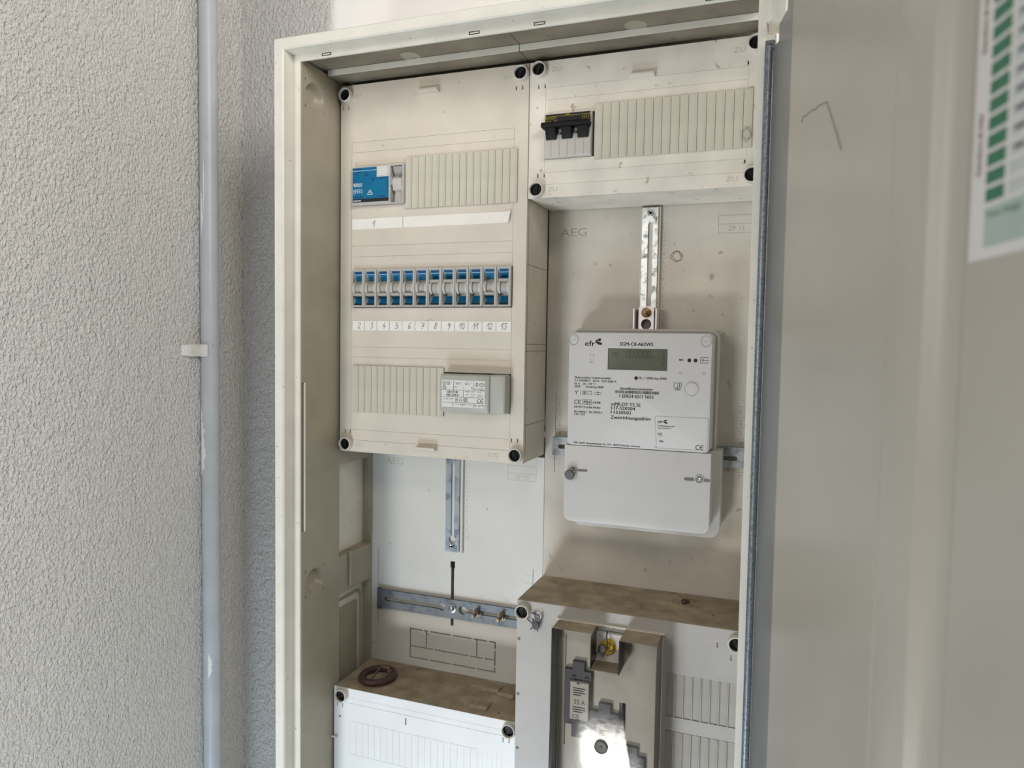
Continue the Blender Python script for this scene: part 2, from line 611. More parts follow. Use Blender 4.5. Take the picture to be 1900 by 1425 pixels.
# ------------------------------------------------------------------ meter cabinet shell
O = (250, 0, -450)
cab = thing('meter_cabinet', O, 'open cream plastic meter cabinet mounted on the white wall', 'cabinet')
ZB = -1400
path = [(0, ZB, -1, 0), (0, 3, -1, 1), (504, 3, 0, 1)]
MB().sweep([(22, 112), (22, -88), (20.5, -90), (10.2, -90), (8.7, -88.5), (8.4, -73.2), (8.4, 112)], path).build('outer_frame', 'frame', cab, O)
pr = [(8.2, -68), (8.2, -73), (-0.4, -73), (-1.0, -72.2), (-1.0, -70.5)]
rim = MB().sweep(pr, [(0, ZB, -1, 0), (0, 4.6, -1, 1), (494, 4.6, 1, 1), (494, ZB, 1, 0)]).build('inner_rim', 'frame', cab, O)
for x in (36.4, 215, 285.6, 452):
    MB().prism([rr(x - 6, x + 6, 5.6, 8.8, 0.4, 2), rr(x - 5.1, x + 5.1, 6.3, 8.1, 0.3, 2)], -73.25, -72.9, lambda a, b, d: (a, d, b)).build('rim_slot', 'dark', rim, O)


# left side wall of the shell: front strip, recess slot, pocket and knockout niche
def side(a, b, d):
    return (3.4 + a * 0.022 - d, a, b)


bowls = ((-47, -28), (-46, -600))
cells = [(y - 18, y + 18, z - 16.5, z + 16.5, None) for y, z in bowls]
cells += [(-73, -66, -536, -360, 6), (4, 78, -585, -466, 20), (4, 78, -900, -633, 14)]
shell = MB().plate(-70, 80, ZB, 6, cells, 24, side)
for y, z in bowls:   # square patch with a round dished hole
    sq = [(-18, -16.5), (18, -16.5), (18, 16.5), (-18, 16.5)]
    n = 32
    ring = []
    for k in range(n):
        t = 2 * math.pi * k / n
        cx, cz = math.cos(t), math.sin(t)
        s = min(18 / max(1e-6, abs(cx)), 16.5 / max(1e-6, abs(cz)))
        ring.append((cx * s, cz * s))
    edge = [(math.cos(2 * math.pi * k / n) * 17.2, math.sin(2 * math.pi * k / n) * 15.4) for k in range(n)]
    shell.add([side(y + p, z + q, 0) for p, q in ring] + [side(y + p, z + q, 0) for p, q in edge], [(k, (k + 1) % n, n + (k + 1) % n, n + k) for k in range(n)])
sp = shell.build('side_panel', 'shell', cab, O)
for y, z in bowls:
    levels = [(1.0, 0), (0.985, 0.25), (0.95, 1.0), (0.88, 2.6), (0.78, 5.2), (0.70, 7.2), (0.62, 8.6), (0.55, 9.2), (0.48, 9.4)]
    n = 40
    vs = [side(y + 17.2 * r * math.cos(2 * math.pi * k / n), z + 15.4 * r * math.sin(2 * math.pi * k / n), d) for r, d in levels for k in range(n)]
    fs = [(q * n + k, q * n + (k + 1) % n, (q + 1) * n + (k + 1) % n, (q + 1) * n + k) for q in range(len(levels) - 1) for k in range(n)]
    fs.append(tuple(range((len(levels) - 1) * n, len(levels) * n)))
    MB().add(vs, fs).build('knockout_dish', 'shell', sp, O, smooth=60)
MB().box(1.2, 3.0, -66.5, -64.5, -536, -360).build('slot_edge', 'frame', sp, O, bevel=0.5)
MB().tube([side(26, -583, -1.5), side(26, -588, -2.2), side(26, -628, -2.2)], 2.4, 10).build('rib', 'shell', sp, O)
rl = [(y, z) for y, z in rr(10, 72, -870, -648, 9, 6)]
MB().tube([side(y, z, 14) for y, z in rl], 3.0, 8, closed=True).build('knockout_ridge', 'shell', sp, O)
MB().prism([rr(18, 63, -870, -658, 5, 5)], 14.2, 11.6, side).build('knockout_panel', 'shell', sp, O, bevel=1.0)
MB().box(-13.5, 3.4, 6, 77, -585.2, -584.4).build('dust_layer', 'dust', sp, O)

# shell ceiling in two lengths with a ridge, knockout discs and slots
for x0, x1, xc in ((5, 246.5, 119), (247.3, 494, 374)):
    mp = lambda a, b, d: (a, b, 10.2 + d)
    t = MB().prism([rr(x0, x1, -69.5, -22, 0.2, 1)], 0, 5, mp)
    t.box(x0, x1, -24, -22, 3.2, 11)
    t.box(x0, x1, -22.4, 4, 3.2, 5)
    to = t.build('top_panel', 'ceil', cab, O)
    MB().lathe([(11.5, 0), (11.5, -0.3), (10.6, -0.6), (10.2, -0.2), (0, -0.2)], (xc, -32, 10.2), (0, 0, 1), 28).build('knockout_disc', 'shell', to, O)
    for xs in (x0 + 38, x1 - 34):
        MB().box(xs - 17, xs + 17, -58, -54.5, 9.6, 10.3).build('top_slot', 'slotgrey', to, O)
    MB().box(x0, x1, -24.6, -23.8, 3.0, 9.8).build('ridge_strip', 'frame', to, O)
# right edge of the shell, seen end on, and its wall
MB().box(494.2, 500, -72, 110, ZB, 2).build('right_panel', 'frame', cab, O)
# hinge corner of the frame, a stepped moulding, and the pin below it
hb = MB()
hb.box(497.4, 501.2, -91.0, -62, -33.2, 11)
hb.box(501.2, 504.2, -92.5, -62, -28.2, 11)
hb.prism([[(504.2, -27.4), (513.6, -27.4), (516.4, -24.6), (516.4, 11), (504.2, 11)]], -94.5, -62, lambda a, b, d: (a, d, b))
hb.build('hinge_corner', 'frame', cab, O, bevel=0.4)
MB().loft(499.6, 509.2, -43.2, -38.4, 1.4, [(0, -73), (0, -91), (0.8, -92)]).build('hinge_pin', 'frame', cab, O)
MB().loft(500, 508.2, -46.4, -43.3, 1.2, [(0, -73), (0, -89), (0.8, -90)]).build('hinge_washer', 'slotgrey', cab, O)

# back panels
bp = MB().plate(250.5, 494, -608, -140, [(263.0, 263.9, -469, -370, 1.2), (489, 490, -469, -370, 1.2), (384.2, 385.4, -286, -152, 0.8)], 4, front(81)).build('back_panel', 'back', cab, O)
tx = MB()
tx.text('AEG', 265, -180.6, 9.6, 33, front(80.95))
tx.frame2(450.6, 492, -183.4, -163.8, 0.5, front(80.9))
tx.stroke([(450.6, -173.4), (492, -173.4)], 0.5, front(80.9))
tx.text('ZP 11', 461, -181, 5.2, 17, front(80.95))
for k in range(12):
    z = -169.5 - 10 * k
    tx.stroke([(386.5, z), (394.6, z)], 0.45, front(80.9))
    tx.text(str(k + 1), 388.6 if k < 9 else 387.2, z - 7.2, 4.6, None, front(80.95))
for k in range(7):
    z = -378 - 12.4 * k
    tx.stroke([(264, z), (272, z)], 0.4, front(80.9))
    tx.stroke([(476, z), (489, z)], 0.4, front(80.9))
    tx.text(str(k + 1), 267, z - 8, 5, None, front(80.95))
    tx.text(str(k + 1), 480, z - 8, 5, None, front(80.95))
tx.build('raised_lettering', 'relief_m', bp, O)

LL = [(124.2, 128.6, -683, -605, None), (123, 129.6, -606, -597, None), (14.7, 15.5, -695, -594, 1.5), (237.2, 238.0, -640, -594, 1.5)]
for x0, x1, z0, z1 in ((64, 188.6, -697, -695.2), (64, 188.6, -735.9, -734.1), (64, 188.6, -720.4, -718.8), (64, 65.8, -735.9, -695.2), (186.8, 188.6, -735.9, -695.2), (88.2, 89.8, -719, -696), (161.4, 163, -719, -696)):
    LL.append((x0, x1, z0, z1, None))
for x, z in ((66.5, -707), (66.5, -728), (93, -696), (126, -696), (156, -696), (93, -735), (126, -735), (162, -735), (187, -706), (187, -728), (100, -719.6), (152, -719.6), (172, -719.6), (84, -696), (178, -696)):
    LL.append((x - 1.3, x + 1.3, z - 1.4, z + 1.4, 0))
pl = MB().plate(3.2, 250, -752, -452, LL, 3, front(81)).build('back_panel', 'back_white', cab, O)
tx = MB()
tx.frame2(201.5, 239.5, -483, -464.6, 0.45, front(80.9))
tx.stroke([(201.5, -474), (239.5, -474)], 0.45, front(80.9))
tx.text('ZP 12', 211, -481.2, 5.0, 19, front(80.95))
for k in range(10):
    z = -468.6 - 10 * k
    tx.stroke([(142, z), (151, z)], 0.35, front(80.9))
    tx.text(str(k + 1), 144, z - 7, 4.4, None, front(80.95))
for k in range(4):
    z = -600 - 10 * k
    tx.stroke([(17, z), (25, z)], 0.3, front(80.9))
    tx.stroke([(226, z - 3), (236, z - 3)], 0.4, front(80.9))
tx.text('AEG', 26, -475, 9, 26, front(80.95))
tx.build('raised_lettering', 'relief', pl, O)

# ------------------------------------------------------------------ covers
SX = [(-0.9, -2.1), (0.9, -2.1)]


def fastener(parent, x, z, y, org, i=0):
    """quarter-turn fastener: pale collar standing proud with a black slotted knob inside"""
    c = MB().lathe([(8.6, 0.5), (8.6, -4), (8.2, -6.2), (7.6, -6.6), (6.9, -6.2), (6.8, -1), (6.7, 0.5)], (x, y, z), (0, 1, 0), 30).build('fastener_collar', 'ring', parent, org)
    k = MB().lathe([(6.75, 0.4), (6.75, -3.0), (5.6, -3.2), (4.8, -2.2), (0.01, -1.6)], (x, y, z), (0, 1, 0), 30)
    ang = math.radians(35 + 25 * i)
    dx, dz = math.cos(ang), math.sin(ang)
    px, pz = -dz, dx
    q = [(x + dx * 5.4 * s + px * 1.1 * t, z + dz * 5.4 * s + pz * 1.1 * t) for s, t in ((-1, -1), (1, -1), (1, 1), (-1, 1))]
    k.prism([q], y - 3.4, y - 1.4, lambda a, b, d: (a, d, b))
    k.build('knob', 'black', c, org)
    return c


def slots2(x, z, n=2, pitch=7.4):
    out = []
    for k in range(n):
        out += [(x + k * pitch - 0.7, x + k * pitch + 0.7, z - 2.2, z + 1.2, None), (x + k * pitch - 1.4, x + k * pitch + 1.4, z + 1.2, z + 2.2, 0.9), (x + k * pitch - 1.4, x + k * pitch + 1.4, z - 3.2, z - 2.2, 0.9)]
    return out


def score_h(x0, x1, zs, w=0.42, d=0.5):
    return [(x0, x1, z - w / 2, z + w / 2, d) for z in zs]


def score_v(xs, z0, z1, w=0.42, d=0.5):
    return [(x - w / 2, x + w / 2, z0, z1, d) for x in xs]


# distribution cover (left, three module rows)
OL = (128, 0, -224)
cl = thing('distribution_cover', OL, 'large cream cover with three rows of modules, upper left', 'cover')
c = score_h(22.8, 233.4, [-70.3, -82.4, -195.2, -208.1, -318, -330.4, -420.4], 0.4, 0.45) + score_h(22.8, 235, [-433.4], 0.5, 0.6)
c += score_v([22.8, 233.6], -433.4, -70.3, 0.4, 0.45)
c += [(25.4, 233.9, -147.2, -101.0, None), (25.4, 234.2, -270.2, -223.8, None), (25.4, 233.9, -391.2, -345.8, None)]
c += slots2(10.4, -27.2) + slots2(235.0, -26.2) + slots2(14.4, -422.5) + slots2(235.8, -421)
pf = MB().plate(7, 250, -448, -1.5, c, 2.4, front(0))
pf.box(246.6, 249.4, 2.4, 79.5, -447.4, -2.1)
pf.box(7.6, 10, 2.4, 79.5, -447.4, -2.1)
pf.box(10, 246.6, 2.4, 79.5, -447.4, -445)
pf.box(10, 246.6, 2.4, 79.5, -4.5, -2.1)
pf.build('cover_shell', 'cover', cl, OL)
sl = MB()
for z in (-221.5, -311.5, -319.5, -404.5):
    sl.box(249.35, 249.6, 6 if z < -400 else 3, 79, z - 0.3, z + 0.3)
sl.box(249.35, 249.6, 8.0, 8.6, -440, -5)
sl.build('side_seam', 'slotgrey', cl, OL)
for i, (x, z) in enumerate(((15.5, -13.4), (241.6, -12.2), (17, -438.4), (241.6, -438))):
    fastener(cl, x, z, 0, OL, i)


def grip(parent, x0, x1, z, up_, y, org, mt='cover'):
    s = 1 if up_ else -1
    MB().prism([[(y, z + 2.4 * s), (y - 7, z + 1.6 * s), (y - 7.4, z - 1.0 * s), (y, z - 2.2 * s)]], x0, x1, lambda a, b, d: (d, a, b)).build('grip_tab', mt, parent, org, bevel=0.3)


grip(cl, 113, 140, -19.2, True, 0, OL)
grip(cl, 115.4, 141, -437, False, 0, OL)
tx = MB()
tx.text('ZU', 219, -16, 4.4, 11, front(-0.08))
tx.text('ZU', 25, -17, 4.2, 10, front(-0.08))
tx.text('ZU', 28, -440.5, 4.2, 12, front(-0.08))
tx.text('ZU', 219, -442, 4.4, -11, front(-0.08))
tx.circ2(131, -289, 5.5, 0.35, front(-0.08))
tx.circ2(131, -287, 3.0, 0.3, front(-0.08))
tx.build('raised_lettering', 'relief', cl, OL)

# upper connection cover (right)
OR = (375, 0, -75)
cr = thing('connection_cover', OR, 'smudged cream cover with one module row, upper right above meter', 'cover')
c = score_h(269.8, 482.3, [-30.7, -43.6, -122, -135.3], 0.4, 0.45) + score_v([269.8, 482.3], -135.3, -30.7, 0.4, 0.45)
c += [(270, 483, -108.2, -60.4, None)]
c += slots2(261.4, -27.6) + slots2(262, -124.5) + slots2(481.5, -27, 1) + slots2(481, -124, 1)
pf = MB().plate(251, 492, -149.5, -1.5, c, 2.4, front(0))
pf.box(251.4, 254, 2.4, 79.5, -149, -2)
pf.box(489, 491.6, 2.4, 79.5, -149, -2)
pf.box(254, 489, 2.4, 79.5, -149.3, -146.5)
pf.box(254, 489, 2.4, 79.5, -4.5, -2)
pf.build('cover_shell', 'cover_dirty', cr, OR)
for i, (x, z) in enumerate(((262.5, -10.6), (261.6, -140.8), (488.6, -10.2), (488.4, -139))):
    fastener(cr, x, z, 0, OR, i + 1)
grip(cr, 363, 389, -29, True, 0, OR, 'cover_dirty')
tx = MB()
tx.text('ZU', 467, -16.5, 5.2, 12, front(-0.08))
tx.text('ZU', 276, -13.5, 4.4, 12, front(-0.08))
tx.text('ZU', 274, -143, 4.4, 11, front(-0.08))
tx.text('ZU', 463, -143.5, 4.6, 12, front(-0.08))
tx.build('raised_lettering', 'relief', cr, OR)

# lower left cover
OB = (128, 0, -830)
cb = thing('lower_cover', OB, 'bright white cover along the lower left edge under the brown ring', 'cover')
c = score_h(22, 235, [-764.5], 0.5, 0.6) + score_h(18, 235, [-757.5], 0.35, 0.3)
xs = [29.5 + 8.65 * k for k in range(21)]
c += score_v(xs, -829.5, -787, 0.4, 0.4) + score_h(29.5, 202.5, [-787, -829.6], 0.4, 0.4)
c += [(28.6, 30, -829.6, -787, 0.4)]
c += score_v([209 + 6 * k for k in range(5)], -829, -788, 0.3, 0.25)
c += slots2(10.5, -768.5) + slots2(234.5, -768.5)
c += [(106.6, 108.4, -777, -768, None)]
pf = MB().plate(5.5, 250, -960, -746, c, 2.4, front(-9))
pf.box(6, 249.5, -6.6, 79.5, -748.4, -746.1)
pf.box(6, 8.4, -6.6, 79.5, -959, -748)
pf.box(247, 249.4, -6.6, 79.5, -959, -748)
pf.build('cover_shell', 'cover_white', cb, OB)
MB().box(6.4, 249.2, -8.2, 79.0, -746.1, -745.5).build('dust_layer', 'dust', cb, OB)
for i, (x, z) in enumerate(((17.6, -755.2), (242.4, -755.0))):
    fastener(cb, x, z, -9, OB, i)
MB().lathe([(1.5, 0.2), (1.4, -0.3), (0.01, -0.3)], (14, -9, -784), (0, 1, 0), 12).build('rivet', 'slotgrey', cb, OB)
MB().box(3, 11, -12, -9.2, -812, -810).build('side_latch', 'ring', cb, OB, bevel=0.5)

# lower right cover with the clear fuse window
OF = (372, 0, -740)
cf = thing('fuse_cover', OF, 'cream cover with clear fuse window, lower right under the meter', 'cover')
c = [(303, 411.5, -960, -620, None)]
rows = ((-702, -655.2), (-765, -717), (-828, -780))
for z0, z1 in rows:
    c.append((418.6, 492, z0, z1, 2.2))
c += [(469.6, 471.2, -620, -614.5, 1.5), (483.4, 485, -631.5, -626, 1.5)]
pf = MB().plate(250.8, 492, -960, -600, c, 2.8, front(-14))
pf.box(251.2, 491.6, -11.2, 79.5, -603, -600.1)
pf.box(251.2, 254, -11.2, 79.5, -959, -603)
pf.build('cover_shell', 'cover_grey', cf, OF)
MB().box(251.5, 491.5, -13.2, 79.0, -600.1, -599.4).build('dust_layer', 'dust', cf, OF)
def repeat(o, spots, par, org):
    for k, p in enumerate(spots):
        c_ = o
        if k:
            c_ = o.copy()
            COL.objects.link(c_)
            c_.parent = par
        c_.location = tuple((p[i] - org[i]) * MM for i in range(3))


so = MB().plate(-3.75, 3.75, -23.0, 23.0, [(-3.0, -2.6, -23, 23, 0.3)], 1.0, lambda a, b, d: (a, d, b)).build('slat', 'slat_dark', cf)
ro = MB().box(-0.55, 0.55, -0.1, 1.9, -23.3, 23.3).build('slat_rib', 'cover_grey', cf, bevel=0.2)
repeat(so, [(423.5 + 9.05 * k, -13.0, (z0 + z1) / 2) for z0, z1 in rows for k in range(8)], cf, OF)
repeat(ro, [(419.0 + 9.05 * k, -14.0, (z0 + z1) / 2) for z0, z1 in rows for k in range(9)], cf, OF)
for i, (x, z) in enumerate(((258.4, -612), (488.8, -612.6))):
    fastener(cf, x, z, -14, OF, i + 2)
for z in (-644.7, -708.5, -771.7):
    MB().lathe([(1.7, 0.3), (1.7, -0.25), (0.01, -0.25)], (253.7, -14, z), (0, 1, 0), 14).build('rivet', 'slotgrey', cf, OF)
tx = MB()
tx.text('Lösen der Plomben verboten', 326, -606.4, 3.4, 90, front(-14.1))
tx.text('ZU', 455, -616, 5.2, 13, front(-14.1))
tx.build('raised_lettering', 'relief', cf, OF)
for pts in ([(270.5, -14.2, -613), (272, -18, -613.5), (272, -18, -617), (271, -14.2, -618)], [(279, -14, -613), (280.5, -18, -612.5), (280.5, -18, -616), (279.6, -14, -617)]):
    MB().tube(pts, 0.9, 6).build('seal_eyelet', 'ring', cf, OF)

# clear window over the fuses: a U-shaped box, its dusty top faces, the notch with a yellow seal screw
u = [(300.3, -940), (415, -940), (414.4, -615.2), (375, -615.2), (375, -652), (345, -652), (345, -615.2), (301.2, -615.2)]
cw = MB().prism([u], -50, -14.2, lambda a, b, d: (a, d - (0.092 * (a - 357) - 0.028 * (b + 740) if d < -40 else 0), b))
win = cw.build('clear_window', 'clear', cf, OF, bevel=0.6)
MB().box(298.6, 417.2, -17.2, -14.1, -614.6, -613.2).build('window_lip', 'cover', win, OF)
for x0, x1, z in ((301.5, 344.4, -615.2), (375.6, 414, -615.2), (345.4, 374.6, -652)):
    MB().box(x0, x1, -41.0 - 0.092 * (x0 - 301), -15.5, z, z + 0.5).build('window_dust', 'dust', win, OF)
gl = MB()
for x in (300.4, 344.6, 375.2, 414.4):
    gl.box(x - 0.25, x + 0.25, -46.6 - 0.092 * (x - 357), -16, -652 if 310 < x < 400 else -900, -616)
gl.build('window_edge', 'slotgrey', win, OF)

# ------------------------------------------------------------------ fuse gear behind the window
OG = (357, 0, -760)
fg = thing('fuse_holder', OG, 'pale fuse holder behind the clear window of the lower cover', 'fuse holder')
MB().plate(304, 411, -955, -621, [(310.2, 311.8, -752, -628, 2), (371.4, 378, -724, -694, 3.5)], 6, front(-20)).build('base_plate', 'fuse_plate', fg, OG)
MB().prism([[(371, -704), (374.2, -704), (374.2, -694), (378, -694), (378, -724.6), (371.8, -723)]], -20.6, -20.1, lambda a, b, d: (a, d, b)).build('contact_slot', 'black', fg, OG)
OFU = (326, 0, -694)


def make_fuse(label):
    t = thing('fuse_link', OFU, label, 'fuse', 'fuse links behind the clear window')
    b = [(311.5, -725), (320.3, -725), (320.3, -738.5), (333.3, -738.5), (333.3, -725), (341, -725), (341, -664.2), (333.3, -664.2), (333.3, -654.5), (320.3, -654.5), (320.3, -664.2), (311.5, -664.2)]
    MB().prism([b], -26, -20.2, lambda a, c, d: (a, d, c)).build('carrier', 'fuse_grey', t, OFU, bevel=0.4)
    lb = MB().loft(319, 339.6, -717.2, -675.4, 1.0, [(0, -26), (0, -29.2), (0.6, -29.8)]).build('fuse_body', 'white_label', t, OFU)
    tx = MB()
    mp = front(-29.9)
    tx.text('35 A', 323.6, -699.6, 5.2, 12.5, mp)
    for k, (w_, z) in enumerate(((14, -682.5), (12, -685), (13.5, -687.5), (9, -690), (13.5, -703.5), (14, -706), (11, -708.5))):
        tx.rect(322.4, 322.4 + w_, z, z + 1.2, mp)
    tx.text('CE', 322, -715.4, 4.2, 7.5, mp)
    tx.build('fuse_print', 'ink_s', lb, OFU)
    for z, s in ((-673.5, 1), (-720, -1)):
        cp = MB()
        for x in (321, 335):
            cp.tube([(x - 2.4, -29, z), (x, -31, z + 1.4 * s), (x + 2.4, -29, z)], 0.9, 6)
        cp.tube([(325, -28, z - 4 * s), (328, -30.5, z - 2.6 * s), (331, -28, z - 4 * s)], 0.9, 6)
        cp.build('contact_clip', 'steel', t, OFU)
    return t


f0 = make_fuse('grey fuse with white 35 A label, uppermost of three behind clear window')
for k, lb in ((1, 'middle grey fuse beside the round knob on the clear window'), (2, 'lowest grey fuse, right of the other two behind clear window')):
    o = copy_tree(f0)
    o.location = W(OFU[0] + 29.6 * k, OFU[1], OFU[2] - 41.5 * k)
    o['label'] = lb
kn = thing('window_knob', (359.3, -50, -729.4), 'round grey knob on the front of the clear window', 'knob')
MB().lathe([(7.2, 0), (7.2, -1.5), (6.4, -2.6), (5.6, -1.8), (1.6, -1.2), (1.2, -2.2), (0.01, -2.4)], (359.3, -50.3, -729.4), (0, 1, 0), 28).build('knob_dish', 'slotgrey', kn, (359.3, -50, -729.4))
OY = (357.3, -20, -634)
ys = thing('seal_screw', OY, 'yellow seal screw with blue wire and lead seal in window notch', 'seal')
MB().lathe([(8.4, 3), (8.4, -1), (7.6, -2.2), (2.4, -2.4), (0.01, -2.4)], (357.5, -21, -634.5), (0, 1, -0.15), 26).build('screw_head', 'yellow', ys, OY)
wr = MB()
wr.tube([(356.6, -20, -618), (357, -26, -622), (358.5, -27, -630), (359, -26, -636)], 0.75, 6)
wr.tube([(359, -25.5, -628) , (364.5, -24.5, -631), (364, -24.5, -637), (359.5, -25, -638)], 0.55, 6)
wr.tube([(352, -26.5, -636), (346, -28, -641), (343.6, -28, -642)], 0.65, 6)
wr.tube([(354, -26.5, -637), (354.6, -27, -644)], 0.6, 6)
wr.build('seal_wire', 'wire', ys, OY)
MB().lathe([(4.2, 1.2), (4.7, 0.4), (4.7, -1.2), (4.0, -1.8), (0.01, -1.9)], (352.6, -26, -635.5), (0.1, 1, 0), 20).build('lead_seal', 'lead', ys, OY)
OS = (274, -16, -621)
ws = thing('wire_seal', OS, 'dark lead seal on blue wire below the black fastener, lower right cover', 'seal')
wr = MB()
wr.tube([(262, -15, -617.4), (266, -16.5, -621), (270.8, -17, -624), (271.6, -18.6, -617), (274.5, -19, -623.5), (279.6, -18.5, -621), (281.4, -18, -615.5), (277, -18, -612.4), (268.5, -16, -611.6)], 0.6, 6)
wr.tube([(273, -18.6, -625), (269, -19, -629.6)], 0.6, 6)
wr.tube([(276.8, -18.6, -626), (277.4, -19, -631)], 0.55, 6)
wr.build('seal_wire', 'wire', ws, OS)
MB().lathe([(4.0, 1.2), (4.6, 0.4), (4.6, -1.0), (4.0, -1.5), (0.01, -1.5)], (275.2, -18.6, -624.6), (0.15, 1, 0), 20).build('lead_seal', 'lead', ws, OS)


# ------------------------------------------------------------------ blanking strips of snap-off slats
def blanking(x0, x1, z0, z1, n, label, first=0):
    org = ((x0 + x1) / 2, 0, (z0 + z1) / 2)
    t = thing('blanking_strip', org, label, 'blanking strip', 'blanking strips over empty module slots')
    MB().box(x0, x1, -0.9, -0.05, z0 + 0.3, z1 - 0.3).build('backing', 'slat_grey', t, org)
    w = (x1 - x0) / n
    pr_ = None
    for k in range(n):
        if pr_ is None:
            h = (z1 - z0) / 2
            b = MB().plate(-w / 2 + 0.28, w / 2 - 0.28, -h, h, [(w / 2 - 1.9, w / 2 - 1.5, -h, h, 0.25)], 1.2, lambda a, b_, d: (a, d, b_))
            pr_ = b.build('slat', 'slat', t)
            o = pr_
        else:
            o = pr_.copy()
            COL.objects.link(o)
            o.parent = t
        o.location = ((x0 + w * (k + 0.5) - org[0]) * MM, -2.1 * MM, 0)
    return t


blanking(97.3, 238.4, -153, -93.6, 16, 'cream slatted blanking strip right of the blue residual current breaker')
blanking(325.6, 487.3, -111.6, -53.6, 18, 'cream slatted blanking strip right of the black main switch')
blanking(26, 150.4, -398, -341, 14, 'cream slatted blanking strip left of the bell transformer')

# ------------------------------------------------------------------ residual current breaker
OQ = (62, 0, -124)
q = thing('residual_current_breaker', OQ, 'wide blue residual current breaker at left of the top row', 'circuit breaker')
hs = MB().plate(26.4, 97.0, -146.9, -101.4, [(79.2, 94.8, -145.4, -102.6, 8)], 40, front(-5))
hs.build('housing', 'grey_l', q, OQ)
mq = front(-5.25)
MB().prism([[(27.2, -143.4), (76.8, -143.4), (76.8, -114.6), (60.4, -114.6), (60.4, -102.4), (27.2, -102.4)]], -5.25, -5.02, lambda a, b, d: (a, d, b)).build('blue_label', 'blue', q, OQ)
tx = MB()
tx.rect(27.3, 76.8, -143.4, -139.4, front(-5.35))
tx.build('black_band', 'ink', q, OQ)
tx = MB()
mq2 = front(-5.45)
tx.rect(27.3, 60.2, -106.2, -105.7, mq2)
tx.text('40/0,03', 28, -124.8, 4.4, 12.3, mq2, bold=0.08)
for k in range(8):   # maker's mark, too small to read
    tx.rect(28.1 + 1.45 * k, 29.2 + 1.45 * k, -142.2, -140.8 - 0.3 * (k % 3 == 1), mq2)
for a, b in (((28.6, -128.6), (40.8, -128.6)), ((28.6, -130.2), (40.8, -130.2)), ((28.6, -131.8), (40.8, -131.8)), ((28.6, -128.6), (28.6, -133.6)), ((31.5, -127.6), (31.5, -132.6)), ((34.5, -127.6), (34.5, -132.6)), ((37.5, -127.6), (37.5, -132.6)), ((40.8, -128.6), (40.8, -133.4)), ((28.6, -133.6), (30.6, -133.6))):
    tx.stroke([a, b], 0.42, mq2)
tx.stroke([(47.8, -134.6), (51.6, -129), (55.4, -134.6), (47.8, -134.6)], 0.7, mq2)
tx.stroke([(50.2, -133.4), (51.6, -131), (53.2, -133.4)], 0.5, mq2)
tx.build('white_print', 'white_ink', q, OQ)
tx = MB()
for k in range(9):
    tx.rect(28.2 + 1.45 * k, 29.3 + 1.45 * k, -104.6, -103.2, front(-5.4))
mq = front(-5.4)
for x, z, w_ in ((28, -110, 3), (31.5, -108.6, 8), (32, -111.4, 4), (43, -110.2, 6), (43, -112.4, 6), (32.4, -114.2, 4), (28.4, -117, 4), (29, -119.6, 3.4), (29, -138, 12), (61, -138, 12), (63, -117, 12)):
    tx.rect(x, x + w_, z, z + 0.9, mq)
tx.disc2(55.2, -117.2, 1.8, mq)
tx.rect(74.6, 75.4, -133, -119, mq)
tx.build('dark_print', 'blue_d', q, OQ)
fr = MB().loft(60.8, 76.8, -114.2, -101.9, 0.5, [(0, -5.0), (0, -5.6)]).build('test_field', 'white_label', q, OQ)
tx = MB()
tx.frame2(62, 76, -113.2, -102.6, 0.3, front(-5.7))
for k in range(4):
    tx.rect(62.2, 75.8, -104.8 - 2.1 * k, -104.6 - 2.1 * k, front(-5.7))
tx.build('test_grid', 'outline', fr, OQ)
MB().prism([[(3, -102.8), (-4.2, -103.4), (-3.2, -107), (1.4, -114), (3, -114)]], 81.8, 94.4, lambda a, b, d: (d, a, b)).build('upper_hood', 'grey', q, OQ, bevel=0.4)
MB().prism([[(3, -124.6), (-1.0, -131), (-3.6, -142), (-4.2, -145.2), (3, -145.2)]], 84.2, 94.4, lambda a, b, d: (d, a, b)).build('lower_hood', 'grey_l', q, OQ, bevel=0.4)
lv = MB().prism([[(3, -113.6), (-1.5, -114.8), (-5.5, -117.8), (-6.2, -121), (-3.6, -131.2), (3, -131.8)]], 81.8, 94.2, lambda a, b, d: (d, a, b)).build('toggle', 'grey_w', q, OQ, bevel=0.5)
MB().lathe([(2.2, 1), (2.2, -0.8), (0.01, -1)], (93, -4.6, -114.8), (0, 1, 0.3), 16).build('test_button', 'slotgrey', q, OQ)
MB().prism([[(2, -114.5), (-5.2, -115.6), (-6.4, -119.4), (-5.6, -124.6), (2, -125.6)]], 79.4, 81.6, lambda a, b, d: (d, a, b)).build('indicator_wheel', 'grey', q, OQ, bevel=0.3)

# ------------------------------------------------------------------ twelve circuit breakers
PB = 17.32


